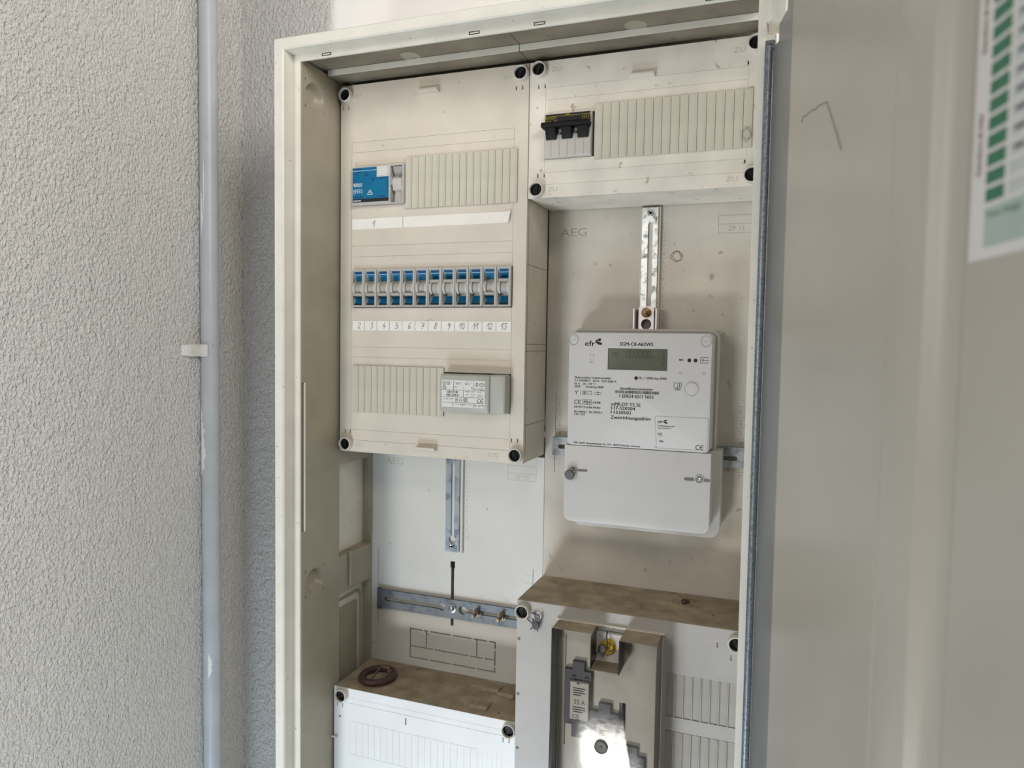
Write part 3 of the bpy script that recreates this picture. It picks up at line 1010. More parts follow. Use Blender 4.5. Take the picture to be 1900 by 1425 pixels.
def make_breaker():
    t = thing('circuit_breaker', (0, 0, 0), 'x', 'circuit breaker', 'row of blue circuit breakers')
    sd = lambda a, b, d: (d, a, b)
    h = MB()
    h.box(0.1, 1.1, -3.4, 40, -45, 0)
    h.box(14.7, 17.15, -4.2, 40, -45, 0)
    h.box(1.1, 14.7, -4.0, 40, -1.7, 0)
    h.box(1.1, 14.7, -4.0, 40, -45, -43.4)
    h.prism([[(-3.2, -1.7), (5.5, -14), (5.5, -31), (-3.2, -43.4), (38, -43.4), (38, -1.7)]], 1.1, 14.7, sd)
    h.build('housing', 'grey_l', t)
    n1 = lambda a, s, d=0.2: (a, -3.2 + 8.7 * s - d * 0.82, -1.7 - 12.3 * s - d * 0.0 + d * -0.58)
    n2 = lambda a, s, d=0.2: (a, 5.5 - 8.7 * s - d * 0.82, -31 - 12.4 * s + d * 0.57)
    def quad(fn, x0, x1, s0, s1, d):
        return MB().add([fn(x0, s0, d), fn(x1, s0, d), fn(x1, s1, d), fn(x0, s1, d)], [(0, 1, 2, 3)])
    up_ = quad(n1, 2.6, 14.4, 0.05, 0.92, 0.2).build('upper_label', 'blue', t)
    b = quad(n1, 2.8, 14.2, 0.08, 0.24, 0.3)
    b.add([n1(4.5, .55, .3), n1(9.5, .55, .3), n1(9.5, .72, .3), n1(4.5, .72, .3)], [(0, 1, 2, 3)])
    b.add([n1(12, .34, .3), n1(13.6, .34, .3), n1(13.6, .46, .3), n1(12, .46, .3)], [(0, 1, 2, 3)])
    b.build('label_print', 'blue_d', up_)
    quad(n1, 2.6, 14.4, 0.30, 0.335, 0.3).build('label_line', 'white_ink', up_)
    lo = quad(n2, 2.6, 14.4, 0.10, 0.93, 0.2).build('lower_label', 'blue', t)
    b = MB()
    for s in (.2, .34, .48, .62):
        b.add([n2(4.5, s, .3), n2(13, s, .3), n2(13, s + .06, .3), n2(4.5, s + .06, .3)], [(0, 1, 2, 3)])
    b.build('label_print', 'blue_d', lo)
    quad(n2, 2.6, 14.4, 0.78, 0.93, 0.3).build('black_band', 'ink', lo)
    dr = MB()
    dr.lathe([(7.4, 0), (7.4, 8.6)], (4.4, 4.6, -22.4), (1, 0, 0), 28)
    dr.build('drum', 'toggle', t)
    for x in (1.5, 12.4):
        pts = [(4.6 - 9.2 * math.cos(math.radians(a)), -22.4 + 9.2 * math.sin(math.radians(a))) for a in range(-58, 59, 12)]
        pts2 = [(4.6 - 5 * math.cos(math.radians(a)), -22.4 + 5 * math.sin(math.radians(a))) for a in range(58, -59, -29)]
        MB().prism([pts + pts2], x, x + 2.6, sd).build('cheek', 'grey_w', t)
    return t


def lever(t, up_):
    s = 1 if up_ else -1
    z = -22.4
    MB().prism([[(-3.0, z + 5.6 * s), (-4.6, z + 6.4 * s), (-4.4, z + 9.0 * s), (2.5, z + 9.6 * s), (3, z + 5.6 * s)]], 2.2, 14.4, lambda a, b, d: (d, a, b)).build('toggle', 'toggle', t, bevel=0.4)


ORD = ['leftmost slim', 'second slim', 'third slim', 'fourth slim', 'fifth slim', 'sixth slim', 'seventh slim', 'eighth slim', 'ninth slim', 'tenth slim', 'eleventh slim', 'rightmost slim']
NUM = ['two', 'three', 'four', 'five', 'six', 'seven', 'eight', 'nine', 'ten', 'eleven', 'twelve', 'thirteen']
brs = []
protos = {}
for k in range(12):
    on = k in (6, 7, 8, 9, 11)
    if on not in protos:
        t = make_breaker()
        lever(t, on)
        protos[on] = t
    else:
        t = copy_tree(protos[on])
    t.location = W(25.6 + PB * k, 0, -224.3)
    t['label'] = '%s blue circuit breaker, above handwritten %s, toggle %s' % (ORD[k], NUM[k], 'up' if on else 'down')
    brs.append(t)

# ------------------------------------------------------------------ marking strips
OT = (128, 0, -168)
ls = thing('label_strip', OT, 'cream paper strip marked 1 with a curled right end, below top row', 'label')
b = MB()
pts = [(23.6, -0.35), (200, -0.35), (222, -0.6), (228, -1.4), (231.8, -3.4)]
pz = [(-162.4, -175.0), (-162.2, -175.0), (-162.2, -175.0), (-161.9, -174.8), (-161.6, -174.0)]
vs = []
for (x, y), (zt, zb) in zip(pts, pz):
    xb = x - (2.6 if x > 230 else 0)
    vs += [(x, y, zt), (xb, y, zb), (x, y + 0.2, zt), (xb, y + 0.2, zb)]
fs = []
for k in range(4):
    i = 4 * k
    fs += [(i, i + 1, i + 5, i + 4), (i + 2, i + 6, i + 7, i + 3), (i, i + 4, i + 6, i + 2), (i + 1, i + 3, i + 7, i + 5)]
fs += [(0, 2, 3, 1), (16, 17, 19, 18)]
b.add(vs, fs)
b.build('paper_strip', 'paper', ls, OT)
mp = front(-0.45)
hw = {'0': [[(.25, 1), (.05, .6), (.1, .1), (.3, .02), (.42, .45), (.3, .95), (.25, 1)]], '1': [[(0, .5), (.35, 1), (.32, 0)]],
      '2': [[(0, .75), (.15, .98), (.4, .92), (.42, .65), (0, .05), (.15, .12), (.5, .02)]], '3': [[(.05, .95), (.45, .93), (.2, .6), (.48, .4), (.35, .05), (0, .08)]],
      '4': [[(.3, 1), (0, .4), (.5, .48)], [(.42, .7), (.28, 0)]], '5': [[(.52, .97), (.12, .95), (.08, .55), (.4, .6), (.48, .25), (.25, 0), (0, .08)]],
      '6': [[(.4, 1), (.08, .5), (.1, .1), (.35, .02), (.45, .3), (.2, .45), (.08, .3)]], '7': [[(0, .9), (.5, .95), (.2, 0)], [(.12, .48), (.5, .52)]],
      '8': [[(.4, .85), (.2, 1), (.08, .8), (.4, .35), (.3, .02), (.05, .12), (.1, .4), (.42, .75), (.4, .85)]], '9': [[(.42, .8), (.2, .95), (.05, .7), (.25, .55), (.42, .8), (.4, .3), (.15, 0)]]}


def hand(b_, s, x, z, h, w=0.55):
    for ch in s:
        for st in hw[ch]:
            b_.stroke([(x + (px + py * 0.14) * h, z + py * h) for px, py in st], w, mp)
        x += h * (0.5 if ch == '1' else 0.66)


b = MB()
hand(b, '1', 51.6, -173.4, 8.2)
b.build('handwriting', 'pen', ls, OT)
MB().rect(93.6, 94.0, -175, -162.3, mp).build('divider', 'pen', ls, OT)
OT2 = (128, 0, -292)
ls2 = thing('label_strip', OT2, 'white strip handwritten 2 to 13 under the blue circuit breakers', 'label')
MB().box(25.0, 233.2, -0.4, -0.05, -297.6, -286.2).build('paper_strip', 'paper', ls2, OT2)
b = MB()
for k in range(12):
    s = str(k + 2)
    hand(b, s, 25.0 + PB * k + (7.2 if k < 8 else 4.6), -295.4, 7.4)
b.build('handwriting', 'pen', ls2, OT2)
b = MB()
for k in range(1, 12):
    x = 24.4 + PB * k
    b.rect(x - 0.2, x + 0.2, -297.6, -286.2, mp)
b.build('divider', 'pen', ls2, OT2)

# ------------------------------------------------------------------ bell transformer
OX = (192, 0, -368)
tf = thing('bell_transformer', OX, 'grey bell transformer with white rating plate in the bottom row', 'transformer')
MB().loft(152.2, 214.6, -391.2, -347.0, 2.4, [(0, -3), (0, -14), (0.7, -16), (2.2, -17)]).build('housing', 'trafo', tf, OX)
MB().loft(213.4, 233.0, -390.6, -346.6, 2.0, [(0, 30), (0, -12), (0.7, -14), (2.2, -15)]).build('terminal_end', 'trafo', tf, OX)
lp = MB().box(155.4, 209.2, -17.3, -16.9, -384.9, -353.8).build('rating_plate', 'white_label', tf, OX)
mp = front(-17.4)
b = MB()
for z in (-365.2, -373.1, -379.6):
    b.rect(155.7, 209, z - 0.15, z + 0.15, mp)
for x, z0, z1 in ((170.4, -365, -354.6), (195.4, -365, -354.6), (182.7, -373.1, -365.2), (169.8, -384.6, -379.6), (195.3, -384.6, -379.6)):
    b.rect(x - 0.2, x + 0.2, z0, z1, mp)
b.text('GROTHE', 161.8, -368.6, 2.3, 14, mp, bold=0.12)
b.text('NG 229 E', 161.6, -372.2, 2.6, 14.6, mp, bold=0.12)
b.text('ta 25°C/K', 157.6, -376.2, 1.6, 12.5, mp)
b.text('230V~', 178.6, -382.6, 1.9, 8.8, mp)
b.text('EN 60742', 196.5, -383.1, 2.0, 12, mp)
b.text('8V~', 174, -358.9, 1.6, 6, mp)
b.text('8V~', 185, -358.9, 1.6, 6, mp)
b.text('12V', 171.4, -362.6, 1.5, 4, mp)
b.text('C', 182, -362.8, 1.6, 1.4, mp)
b.text('B', 192.6, -363.2, 1.8, 1.4, mp)
b.text('EN 60742', 196, -364, 1.4, 7.6, mp)
for k, (s, x, z, w_) in enumerate((('PRIM.', 185.4, -367.2, 5), ('230V', 192.2, -367.2, 4.6), ('50 Hz', 200, -367.2, 5), ('SEK.', 185.8, -370.6, 4), ('8V/1A', 192.2, -370.4, 5.6), ('1,0A~', 200, -370.4, 7), ('12V~', 192.2, -372.6, 4), ('0,7A~', 200, -372.6, 7))):
    b.text(s, x, z, 1.1, w_, mp)
for x0, x1 in ((172, 181), (184, 193.5)):
    b.stroke([(x0, -356.6), (x1, -356.6)], 0.25, mp)
b.stroke([(172, -381.6), (178, -381.6)], 0.25, mp)
b.stroke([(188, -381.6), (193.4, -381.6)], 0.25, mp)
for x, z in ((158.6, -357.4), (163.8, -357.4), (158.8, -362.4)):
    b.circ2(x, z, 2.0, 0.45, mp)
b.text('R', 157.8, -358.2, 1.7, 1.5, mp)
b.text('E', 163.2, -358.2, 1.7, 1.5, mp)
b.stroke([(157.4, -361), (160.2, -363.8)], 0.5, mp)
b.circ2(199.2, -358.2, 2.0, 0.4, mp, sx=0.8)
b.stroke([(199.2, -356.8), (199.2, -359.6)], 0.6, mp)
b.circ2(205.4, -358.2, 1.9, 0.5, mp, sx=1.6)
b.text('VDE', 203.4, -358.9, 1.3, 4, mp)
b.stroke([(203.6, -364.4), (205.8, -361.6), (208.2, -364.4), (203.6, -364.4)], 0.4, mp)
b.frame2(183.2, 187.4, -378.4, -374.2, 0.5, mp)
b.frame2(184.3, 186.3, -377.3, -375.3, 0.5, mp)
b.stroke([(177.8, -377.6), (178.6, -375.6), (179.6, -374.2), (180.6, -375.6), (181.4, -377.6), (177.8, -377.6)], 0.4, mp)
b.circ2(174.4, -375.4, 1.3, 0.4, mp)
b.circ2(174.4, -377.4, 1.4, 0.4, mp)


def ce(b_, x, z, h, mp_, w=0.6):
    r = h / 2
    for cx, mid in ((x + r, False), (x + r + h * 0.95, True)):
        b_.stroke([(cx + r * math.cos(math.radians(a)), z + r + r * math.sin(math.radians(a))) for a in range(60, 301, 24)], w, mp_)
        if mid:
            b_.stroke([(cx - r, z + r), (cx + r * 0.3, z + r)], w, mp_)


ce(b, 199.9, -378.9, 4.2, mp)
b.build('printing', 'ink', lp, OX)

# ------------------------------------------------------------------ main switch
OM = (298, 0, -85)
ms = thing('main_switch', OM, 'three pole main switch with black toggles in upper right cover', 'switch')
sd = lambda a, b, d: (d, a, b)
MB().prism([[(40, -107.8), (-4.2, -107.8), (-6, -105.8), (-6.5, -92), (-3.2, -80), (-3.2, -72), (-6, -66), (-6, -60.8), (40, -60.8)]], 270.4, 323.2, sd).build('housing', 'grey_w', ms, OM, bevel=0.5)
MB().prism([[(-6.2, -61.6), (-6.2, -70.6), (-4, -71), (-4, -61.6)]], 271.9, 322.0, sd).build('black_plate', 'ink', ms, OM)
mp = front(-6.35)
b = MB()
b.rect(272, 321.6, -64.25, -63.95, mp)
b.text('AEG', 294.3, -63.6, 1.5, 5.0, mp)
b.text('S63-K63/3', 272.6, -66.9, 1.7, 11.6, mp)
b.text('63 A', 272.6, -70.2, 2.3, 6, mp)
b.stroke([(281, -70), (282.8, -68.2), (284.6, -70), (281, -70)], 0.3, mp)
b.text('3', 285, -69, 1.2, 0.8, mp)
for x in (313.6, 315.6, 317.6):
    b.stroke([(x, -65.2), (x, -66.4), (x + 0.8, -67.8), (x, -68.2), (x, -69.6)], 0.3, mp)
    b.rect(x - 0.5, x + 0.7, -66.6, -66.2, mp)
b.stroke([(320.4, -65.6), (320.4, -69.6)], 0.3, mp)
b.build('printing', 'yellow_ink', ms, OM)
MB().loft(268.8, 322.6, -77.4, -71.4, 1.6, [(0, -4), (0, -13), (0.6, -14.4), (1.6, -15)]).build('handle_bar', 'black_sw', ms, OM)
for x in (273.2, 291.0, 308.8):
    MB().prism([[(-2, -74), (-13, -74), (-12, -78), (-9.4, -84), (-7.4, -88.6), (-2, -88.6)]], x, x + 11.6, sd).build('toggle', 'black_sw', ms, OM, bevel=0.5)
b = MB()
for x in (288.0, 305.8, 323):
    b.rect(x - 0.15, x + 0.15, -107, -78, front(-6.6))
for x in (278.6, 297.0, 315.2):
    b.rect(x - 0.12, x + 0.12, -107, -90, front(-6.6))
b.build('module_joint', 'outline', ms, OM)
b = MB()
for x in (288, 305.8):
    b.box(x - 1.5, x + 1.5, -5.2, -4, -83.2, -81.8)
b.build('indicator_slot', 'ink', ms, OM)

# ------------------------------------------------------------------ mounting rails in the fields
# vertical rail above the meter
OV = (375, 75, -210)
rv = thing('mounting_rail', OV, 'bright galvanised slotted rail rising above the white meter', 'rail')
fm = lambda a, b, d: (a, d, b)
MB().prism([rr(365.8, 384.0, -290, -152.2, 0.6, 2), slot_v(372.6, 378.2, -289, -168.8)], 73, 76, fm).build('strip', 'galv', rv, OV)
MB().box(363.2, 386.4, 76, 80.6, -291, -151.4).build('rail_bed', 'back', rv, OV)
MB().lathe([(3.8, 0.5), (3.8, -0.8), (2.8, -1.6), (1.6, -1.2), (1.4, 0), (0.01, 0.2)], (375.3, 73, -158.4), (0, 1, 0), 20).build('rivet', 'steel', rv, OV)
MB().lathe([(1.3, 0), (0.01, 0)], (375.3, 72.5, -158.4), (0, 1, 0), 12).build('rivet_hole', 'dark', rv, OV)
# hanger bracket on it
OH = (374, 68, -280)
hg = thing('meter_hanger', OH, 'shiny hanger bracket with brass nut on top of the meter', 'bracket')
MB().prism([rr(365.3, 383, -296, -266, 3.5, 6, (0, 0, 1, 1)), slot_v(368.4, 380, -310, -279.2, 8)[:0] or circle(374.4, -286.4, 6.0, 20)], 66, 68.4, fm).build('hanger_plate', 'nickel', hg, OH)
for x in (360.2, 385.6):
    MB().loft(x, x + 2.8, -297, -268.2, 1.2, [(0, 74), (0, 58), (0.6, 57)]).build('wing', 'nickel', hg, OH)
MB().box(360.2, 388.4, 72.0, 73.4, -297, -270).build('wing_web', 'slotgrey', hg, OH)
MB().lathe([(5.8, 0), (5.8, -1.0), (5.0, -1.4), (0.01, -1.4)], (374.4, 66, -273), (0, 1, 0), 26).build('washer', 'brass', hg, OH)
nt_ = MB().lathe([(4.3, 0), (4.3, -3.2), (3.6, -3.8), (0.01, -3.8)], (374.4, 64.6, -273), (0, 1, 0), 6).build('nut', 'brass', hg, OH, smooth=0)
MB().lathe([(2.5, 0), (2.5, -7.4), (2.0, -8.2), (0.01, -8.2)], (374.4, 61, -273), (0, 1, 0), 16).build('bolt', 'bronze', hg, OH)
# lower left vertical rail
OV2 = (129, 77, -516)
rv2 = thing('mounting_rail', OV2, 'blue-grey slotted rail hanging below the large left cover', 'rail')
MB().prism([rr(118.4, 137.6, -582.5, -452, 0.5, 2), arc(128.3, -566.5, 4.7, 120, 420, 20) + arc(128.3, -468.3, 2.35, 0, 180, 6)], 74.5, 77, fm).build('strip', 'zinc', rv2, OV2)
MB().box(116.2, 141.2, 77, 80.6, -584, -452).build('rail_bed', 'back_white', rv2, OV2)
MB().lathe([(3.6, 0.3), (3.6, -0.8), (2.6, -1.4), (1.2, -0.8), (0.01, -0.5)], (127.6, 74.5, -575.4), (0, 1, 0), 18).build('rivet', 'steel', rv2, OV2)
MB().lathe([(1.3, 0), (0.01, 0)], (127.6, 73.6, -575.4), (0, 1, 0), 12).build('rivet_hole', 'dark', rv2, OV2)
# lower left horizontal bar with bolts
OHB = (136, 72, -658)
hbx = thing('mounting_bar', OHB, 'grey slotted steel bar across the lower left panel', 'rail')
kh1 = arc(114.2, -658.2, 4.8, -143.6, 143.6, 18) + arc(31.2, -658.2, 2.85, 90, 270, 6)
kh2 = arc(143.6, -658.2, 5.4, 28.8, 331.2, 18) + arc(242.4, -658.2, 2.6, -90, 90, 6)
bar = MB().prism([rr(20.5, 262, -671.4, -646.2, 0.5, 2), kh1, kh2], 75.5, 78.0, fm)
bar.build('bar', 'zinc_bar', hbx, OHB)
MB().box(16.2, 20.6, 76, 80.4, -673.5, -645.4).build('end_tab', 'zinc_bar', hbx, OHB)
MB().lathe([(5.6, 0.2), (5.6, -0.9), (4.0, -1.2), (3.6, -3), (2.4, -3.6), (1.2, -2.8), (0.01, -2.4)], (128.6, 75.5, -657.8), (0, 1, 0), 24).build('screw', 'steel', hbx, OHB)
for x in (164.2, 198.4):
    MB().lathe([(5.4, 0.2), (5.4, -1.0), (0.01, -1.1)], (x, 75.5, -658.6), (0, 1, 0), 24).build('washer', 'bronze', hbx, OHB)
    MB().lathe([(4.6, 0), (4.6, -3.4), (4.0, -4), (0.01, -4)], (x, 74.5, -658.6), (0, 1, 0), 6).build('nut', 'bronze', hbx, OHB, smooth=0)
    MB().lathe([(2.4, 0), (2.4, -9), (1.9, -10), (0.01, -10)], (x - 0.3, 71, -658.6), (0, 1, 0), 16).build('bolt', 'bronze', hbx, OHB)
# DIN rail behind the meter
OD = (375, 74, -435)
dr_ = thing('support_rail', OD, 'galvanised slotted support rail crossing behind the white meter', 'rail')
MB().prism([rr(262.8, 487, -446.2, -423.6, 1.0, 3), slot_h(463.5, 479.4, -438.6, -433.6), slot_h(270, 284, -437.8, -432.6)], 71.5, 73.5, fm).build('rail_web', 'rail', dr_, OD)
MB().box(263, 487, 73.5, 80.4, -424.6, -423.6).build('rail_lip', 'rail', dr_, OD)
MB().box(263, 487, 73.5, 80.4, -446.2, -445.2).build('rail_lip', 'rail', dr_, OD)

# ------------------------------------------------------------------ electricity meter
OE = (375, 40, -400)
mt_ = thing('electricity_meter', OE, 'white electronic meter with grey display in the right field', 'meter')
MB().loft(289, 457.6, -432, -292.2, 11, [(0, 69), (0, 50), (0.5, 48.2), (1.6, 47.6)], 8).build('base', 'meter_base', mt_, OE)
MB().loft(293, 456.2, -432, -294.4, 9, [(0, 49), (0, 44.6), (0.5, 44)], 8).build('gasket', 'outline', mt_, OE)
MB().loft(297.2, 453.6, -424.2, -297.2, 5, [(-0.6, 46), (0, 17), (0.5, 15.4), (1.4, 15)], 6).build('front_housing', 'meter', mt_, OE)
MB().prism([rr(296, 464.4, -521.5, -424.6, 12, 8, (1, 1, 0, 0))], 43, 70, fm).build('terminal_base', 'meter_base', mt_, OE, bevel=1.2)
tcv = MB().prism([rr(294.8, 455.6, -511, -424.6, 8, 8, (1, 1, 0, 0))], 15, 45, fm).build('terminal_cover', 'meter', mt_, OE, bevel=0.9)
mp = front(14.85)
b = MB()
T = [('efr', 315.9, -312.4, 11.5, 5.9), ('SGM-C8-A62WS', 355.1, -311.6, 36.5, 3.8),
     ('Elektronischer Drehstromzähler', 304.9, -348.8, 41.3, 2.2), ('3 x 230/400 V   50 Hz   0,25-5(60) A', 305.0, -352.2, 47.2, 2.2), ('Kl. A   -25...+70 °C', 304.7, -355.7, 24.2, 2.2),
     ('2024', 304.8, -359.0, 6.5, 2.2), ('Schaltung 4000', 317.9, -359.0, 20.1, 2.2), ('1948', 326.4, -376.6, 8.4, 2.6), ('M24', 315.8, -376.8, 7.6, 3.2),
     ('DE MTP 21 B 006 MI-003', 305.0, -382.0, 29.8, 2.2), ('EN 50470-1  EN 50470-3', 305.1, -387.3, 31.9, 2.2), ('6 kV  UC2', 305.1, -390.1, 12.4, 2.2),
     ('Identifikationsnummer', 356.4, -359.7, 36.4, 2.7), ('1 EFR24 6511 5655', 356.1, -368.5, 37.2, 3.5), ('mME-DT T2 2E', 347.1, -377.8, 32.4, 3.6),
     ('117-520204', 347.2, -382.1, 26.5, 3.5), ('11320501', 347.0, -386.8, 21.9, 3.5), ('Zweirichtungszähler', 346.9, -392.4, 44.7, 3.6),
     ('= 10000 Imp./kWh', 381.6, -347.6, 25.4, 2.5), ('R', 377.6, -347.4, 2.0, 2.6), ('L', 379.8, -348.1, 1.0, 1.5),
     ('EFR GmbH, Nymphenburger Str. 20 b,  80335 München, Germany', 305.3, -422.3, 75.2, 2.0),
     ('efr', 398.6, -394.6, 5.6, 3.1), ('Tarifeingangsmodul', 398.9, -398.0, 17.7, 1.5), ('Typ: DMA-S0-T1', 398.9, -400.6, 14.5, 1.4), ('Y(15)', 398.6, -407.5, 4.6, 2.0), ('S0|A', 400.8, -415.1, 4.6, 2.0)]
for s, x, z, w_, h in T:
    b.text(s, x, z, h, w_, mp, bold=0.07 if s != 'efr' else 0.03)
ce(b, 305.2, -377.6, 4.4, mp, 0.65)
ce(b, 439.6, -420.8, 4.6, mp, 0.65)
b.frame2(314.7, 324.7, -377.7, -372.5, 0.35, mp)


def leaf(b_, x, z, s):
    for dx, dz, ax_, r1, r2 in ((0.2, 0.56, 60, 0.15, 0.25), (0.62, 0.76, 20, 0.2, 0.27), (0.62, 0.24, -12, 0.2, 0.44)):
        a = math.radians(ax_)
        n = 14
        b_.add([mp(x + s * (dx + r2 * math.cos(t) * math.cos(a) - r1 * math.sin(t) * math.sin(a)), z + s * (dz + r2 * math.cos(t) * math.sin(a) + r1 * math.sin(t) * math.cos(a)), 0) for t in [2 * math.pi * k / n for k in range(n)]], [tuple(range(n))])


leaf(b, 327.6, -311.2, 7.6)
leaf(b, 404.6, -395, 4.6)
x = 351.0
rb = random.Random(3)
while x < 399.2:
    w_ = rb.choice((0.28, 0.28, 0.5, 0.75))
    b.rect(x, x + w_, -363.8, -360.6, mp)
    x += w_ + rb.choice((0.28, 0.3, 0.5))
for x, z in ((430.3, -326), (436.8, -326), (374.1, -346.6)):
    b.disc2(x, z, 2.05, mp)
b.rect(419.6, 423, -326.4, -325, mp)
for dz in (-0.6, 0.6):
    b.stroke([(423, -325.7 + dz), (425, -325.7 + dz)], 0.3, mp)
b.stroke([(449.4, -327.4), (449.4, -328.6), (442, -328.6), (442, -322.6), (449.4, -322.6), (449.4, -323.8)], 0.4, mp)
b.stroke([(446, -325.6), (450.6, -325.6)], 0.5, mp)
b.circ2(444.6, -325.6, 0.9, 0.45, mp)
b.stroke([(415, -355.4), (415, -350), (418.8, -350.6), (422.8, -350), (422.8, -355.4), (418.8, -356), (415, -355.4)], 0.4, mp)
b.stroke([(418.8, -350.6), (418.8, -356)], 0.4, mp)
b.stroke([(420.8, -351), (420.8, -354.6)], 0.7, mp)
for dz in (0, 0.9):
    b.stroke([(416, -357 - dz), (422, -357 - dz)], 0.45, mp)
b.stroke([(305.4, -362.8), (307.2, -364.4), (309, -362.8)], 0.6, mp)
b.stroke([(307.2, -364.4), (307.2, -366.6)], 0.6, mp)
b.stroke([(311.8, -362.8), (311.8, -367)], 0.4, mp)
b.frame2(314.8, 318, -366.6, -363, 0.5, mp)
b.frame2(315.8, 317, -365.6, -364, 0.4, mp)
b.frame2(320.2, 324.6, -366.6, -363, 0.35, mp)
for z in (-363.8, -366):
    b.stroke([(327.4, z), (335.8, z)], 0.35, mp)
    b.circ2(332, z, 0.7, 0.3, mp)
MBp = b
pr_o = b.build('printing', 'ink', mt_, OE)
b = MB()
for z in (-327, -349.5):
    pass
b.stroke([(p[0], p[1]) for p in rr(395.8, 452, -421.6, -387, 2.2, 4)] + [(398, -421.6)], 0.35, mp)
b.stroke([(p[0], p[1]) for p in rr(321.8, 326.2, -331, -321.6, 1.6, 4)] + [(323.4, -331)], 0.35, mp)
for x in (303.0, 447.2):
    b.circ2(x, -305.6, 5.6, 0.35, mp, sx=0.86)
    b.circ2(x, -305.4, 6.4, 0.25, mp, sx=0.86)
b.stroke([(300.6, -305.6), (305.6, -305.6)], 0.3, mp)
b.stroke([(444.8, -305.6), (449.8, -305.6)], 0.3, mp)
b.circ2(421.4, -339.4, 1.3, 0.3, mp)
b.circ2(445.8, -339.8, 1.3, 0.3, mp)
b.circ2(433.8, -356, 7.5, 0.35, mp, n=28)
b.frame2(400.4, 404, -409, -404.6, 0.2, mp)
b.build('outline_marks', 'outline', mt_, OE)
MB().lathe([(6.6, 0.6), (6.5, -0.3), (6.0, -0.8), (3, -1.0), (0.01, -1.0)], (433.8, 15, -356), (0, 1, 0), 32).build('push_button', 'meter', mt_, OE)
MB().box(342.2, 407.2, 14.7, 15.3, -338.0, -314.6).build('display_bezel', 'lcd_edge', mt_, OE)
dp = MB().box(343.4, 406.4, 14.5, 14.72, -337.4, -315.6).build('display', 'lcd', mt_, OE)
b = MB()
ml = front(14.4)


def seg7(b_, x, z, w_, h, on, t=0.55):
    S = {'a': ((0, h), (w_, h)), 'g': ((0, h / 2), (w_, h / 2)), 'd': ((0, 0), (w_, 0)), 'f': ((0, h / 2), (0, h)), 'b': ((w_, h / 2), (w_, h)), 'e': ((0, 0), (0, h / 2)), 'c': ((w_, 0), (w_, h / 2))}
    for k in on:
        (ax_, az), (bx, bz) = S[k]
        gx, gz = (bx - ax_) * 0.1, (bz - az) * 0.07
        b_.stroke([(x + ax_ + gx, z + az + gz), (x + bx - gx, z + bz - gz)], t, ml)


for k in range(6):
    seg7(b, 362.6 + 4.75 * k, -324.2, 3.1, 7.0, 'abcdef', 0.6)
for k, on in enumerate(('abged', 'abcdefg', 'abcdef')):
    seg7(b, 346 + 3.0 * k, -323.4, 1.9, 4.6, on, 0.4)
b.text('kWh', 391.5, -324.2, 1.8, 4.4, ml)
b.stroke([(401, -324.4), (405, -324.4)], 0.5, ml)
for k in range(4):
    b.rect(402.4, 403.8, -318.2 - 4.2 * k, -317 - 4.2 * k, ml)
b.build('display_digits', 'lcd_dark', dp, OE)
b = MB().prism([slot_h(306, 321.6, -453.6, -451.4)], 14.2, 15.2, fm)
b.build('screw_slot', 'slotgrey', tcv, OE)
MB().prism([slot_h(428.5, 455.2, -454.6, -451.8)], 14.2, 15.2, fm).build('screw_slot', 'slotgrey', tcv, OE)
for x in (305.6, 444.2):
    MB().lathe([(5.0, 0.4), (5.0, -1.0), (4.0, -1.6), (3.8, -0.6), (0.01, -0.4)], (x, 15, -452.6), (0, 1, 0), 26).build('screw_collar', 'meter', tcv, OE)
    MB().lathe([(3.4, 0.4), (3.3, -1.6), (2.6, -2.4), (1.3, -1.4), (0.01, -1.2)], (x, 15, -452.6), (0, 1, 0), 18).build('terminal_screw', 'steel', tcv, OE)
OW = (303, 11, -457)
wl = thing('wire_seal', OW, 'oval lead seal hanging from the left screw of the meter', 'seal')
MB().lathe([(5.2, 1.0), (5.8, 0.2), (5.8, -1.2), (5.0, -1.8), (0.01, -1.9)], (302.6, 10, -457.4), (0.1, 1, 0.25), 22).build('lead_disc', 'lead', wl, OW)
b = MB()
b.tube([(302, 11, -453.6), (304.6, 9.6, -451), (308, 11, -451.6), (309, 12.4, -454), (305, 11, -456)], 0.6, 6)
b.tube([(300, 11, -452.6), (299.4, 11, -450)], 0.4, 6)
b.build('seal_wire', 'steel', wl, OW)

# ------------------------------------------------------------------ things lying on the lower left shelf
OK_ = (47, 26, -745.4)
tr = thing('rubber_grommet', OK_, 'round brown rubber ring lying on the dusty lower left shelf', 'ring')
pr_ = []
b = MB()
b.tube([(47.4 + 20.2 * math.cos(t), 27.5 + 22 * math.sin(t), -741.0 + 0.6 * math.cos(t)) for t in [2 * math.pi * k / 40 for k in range(40)]], 4.5, 14, closed=True)
b.build('ring_body', 'brown', tr, OK_)
sc = thing('tan_scrap', (52, 30, -745.4), 'crumpled tan scrap curled inside the brown ring', 'scrap')
b = MB()
pth = [(41, 22, -743.6), (42, 34, -739.0), (43, 42, -735.5), (56, 41, -735.5), (57, 34, -737), (62, 36, -736), (62, 28, -739), (57, 22, -742), (52, 17, -744)]
vs, fs = [], []
for p in pth:
    vs += [(p[0], p[1], p[2] + 1.6), (p[0] + 0.6, p[1] + 1.0, p[2] + 1.4), (p[0] + 0.6, p[1] + 1.0, p[2] - 1.6), (p[0], p[1], p[2] - 1.6)]
for k in range(len(pth) - 1):
    for i in range(4):
        fs.append((4 * k + i, 4 * k + (i + 1) % 4, 4 * k + 4 + (i + 1) % 4, 4 * k + 4 + i))
fs += [(0, 3, 2, 1), tuple(4 * (len(pth) - 1) + i for i in range(4))]
b.add(vs, fs)
b.build('scrap_strip', 'tan', sc, (52, 30, -745.4))
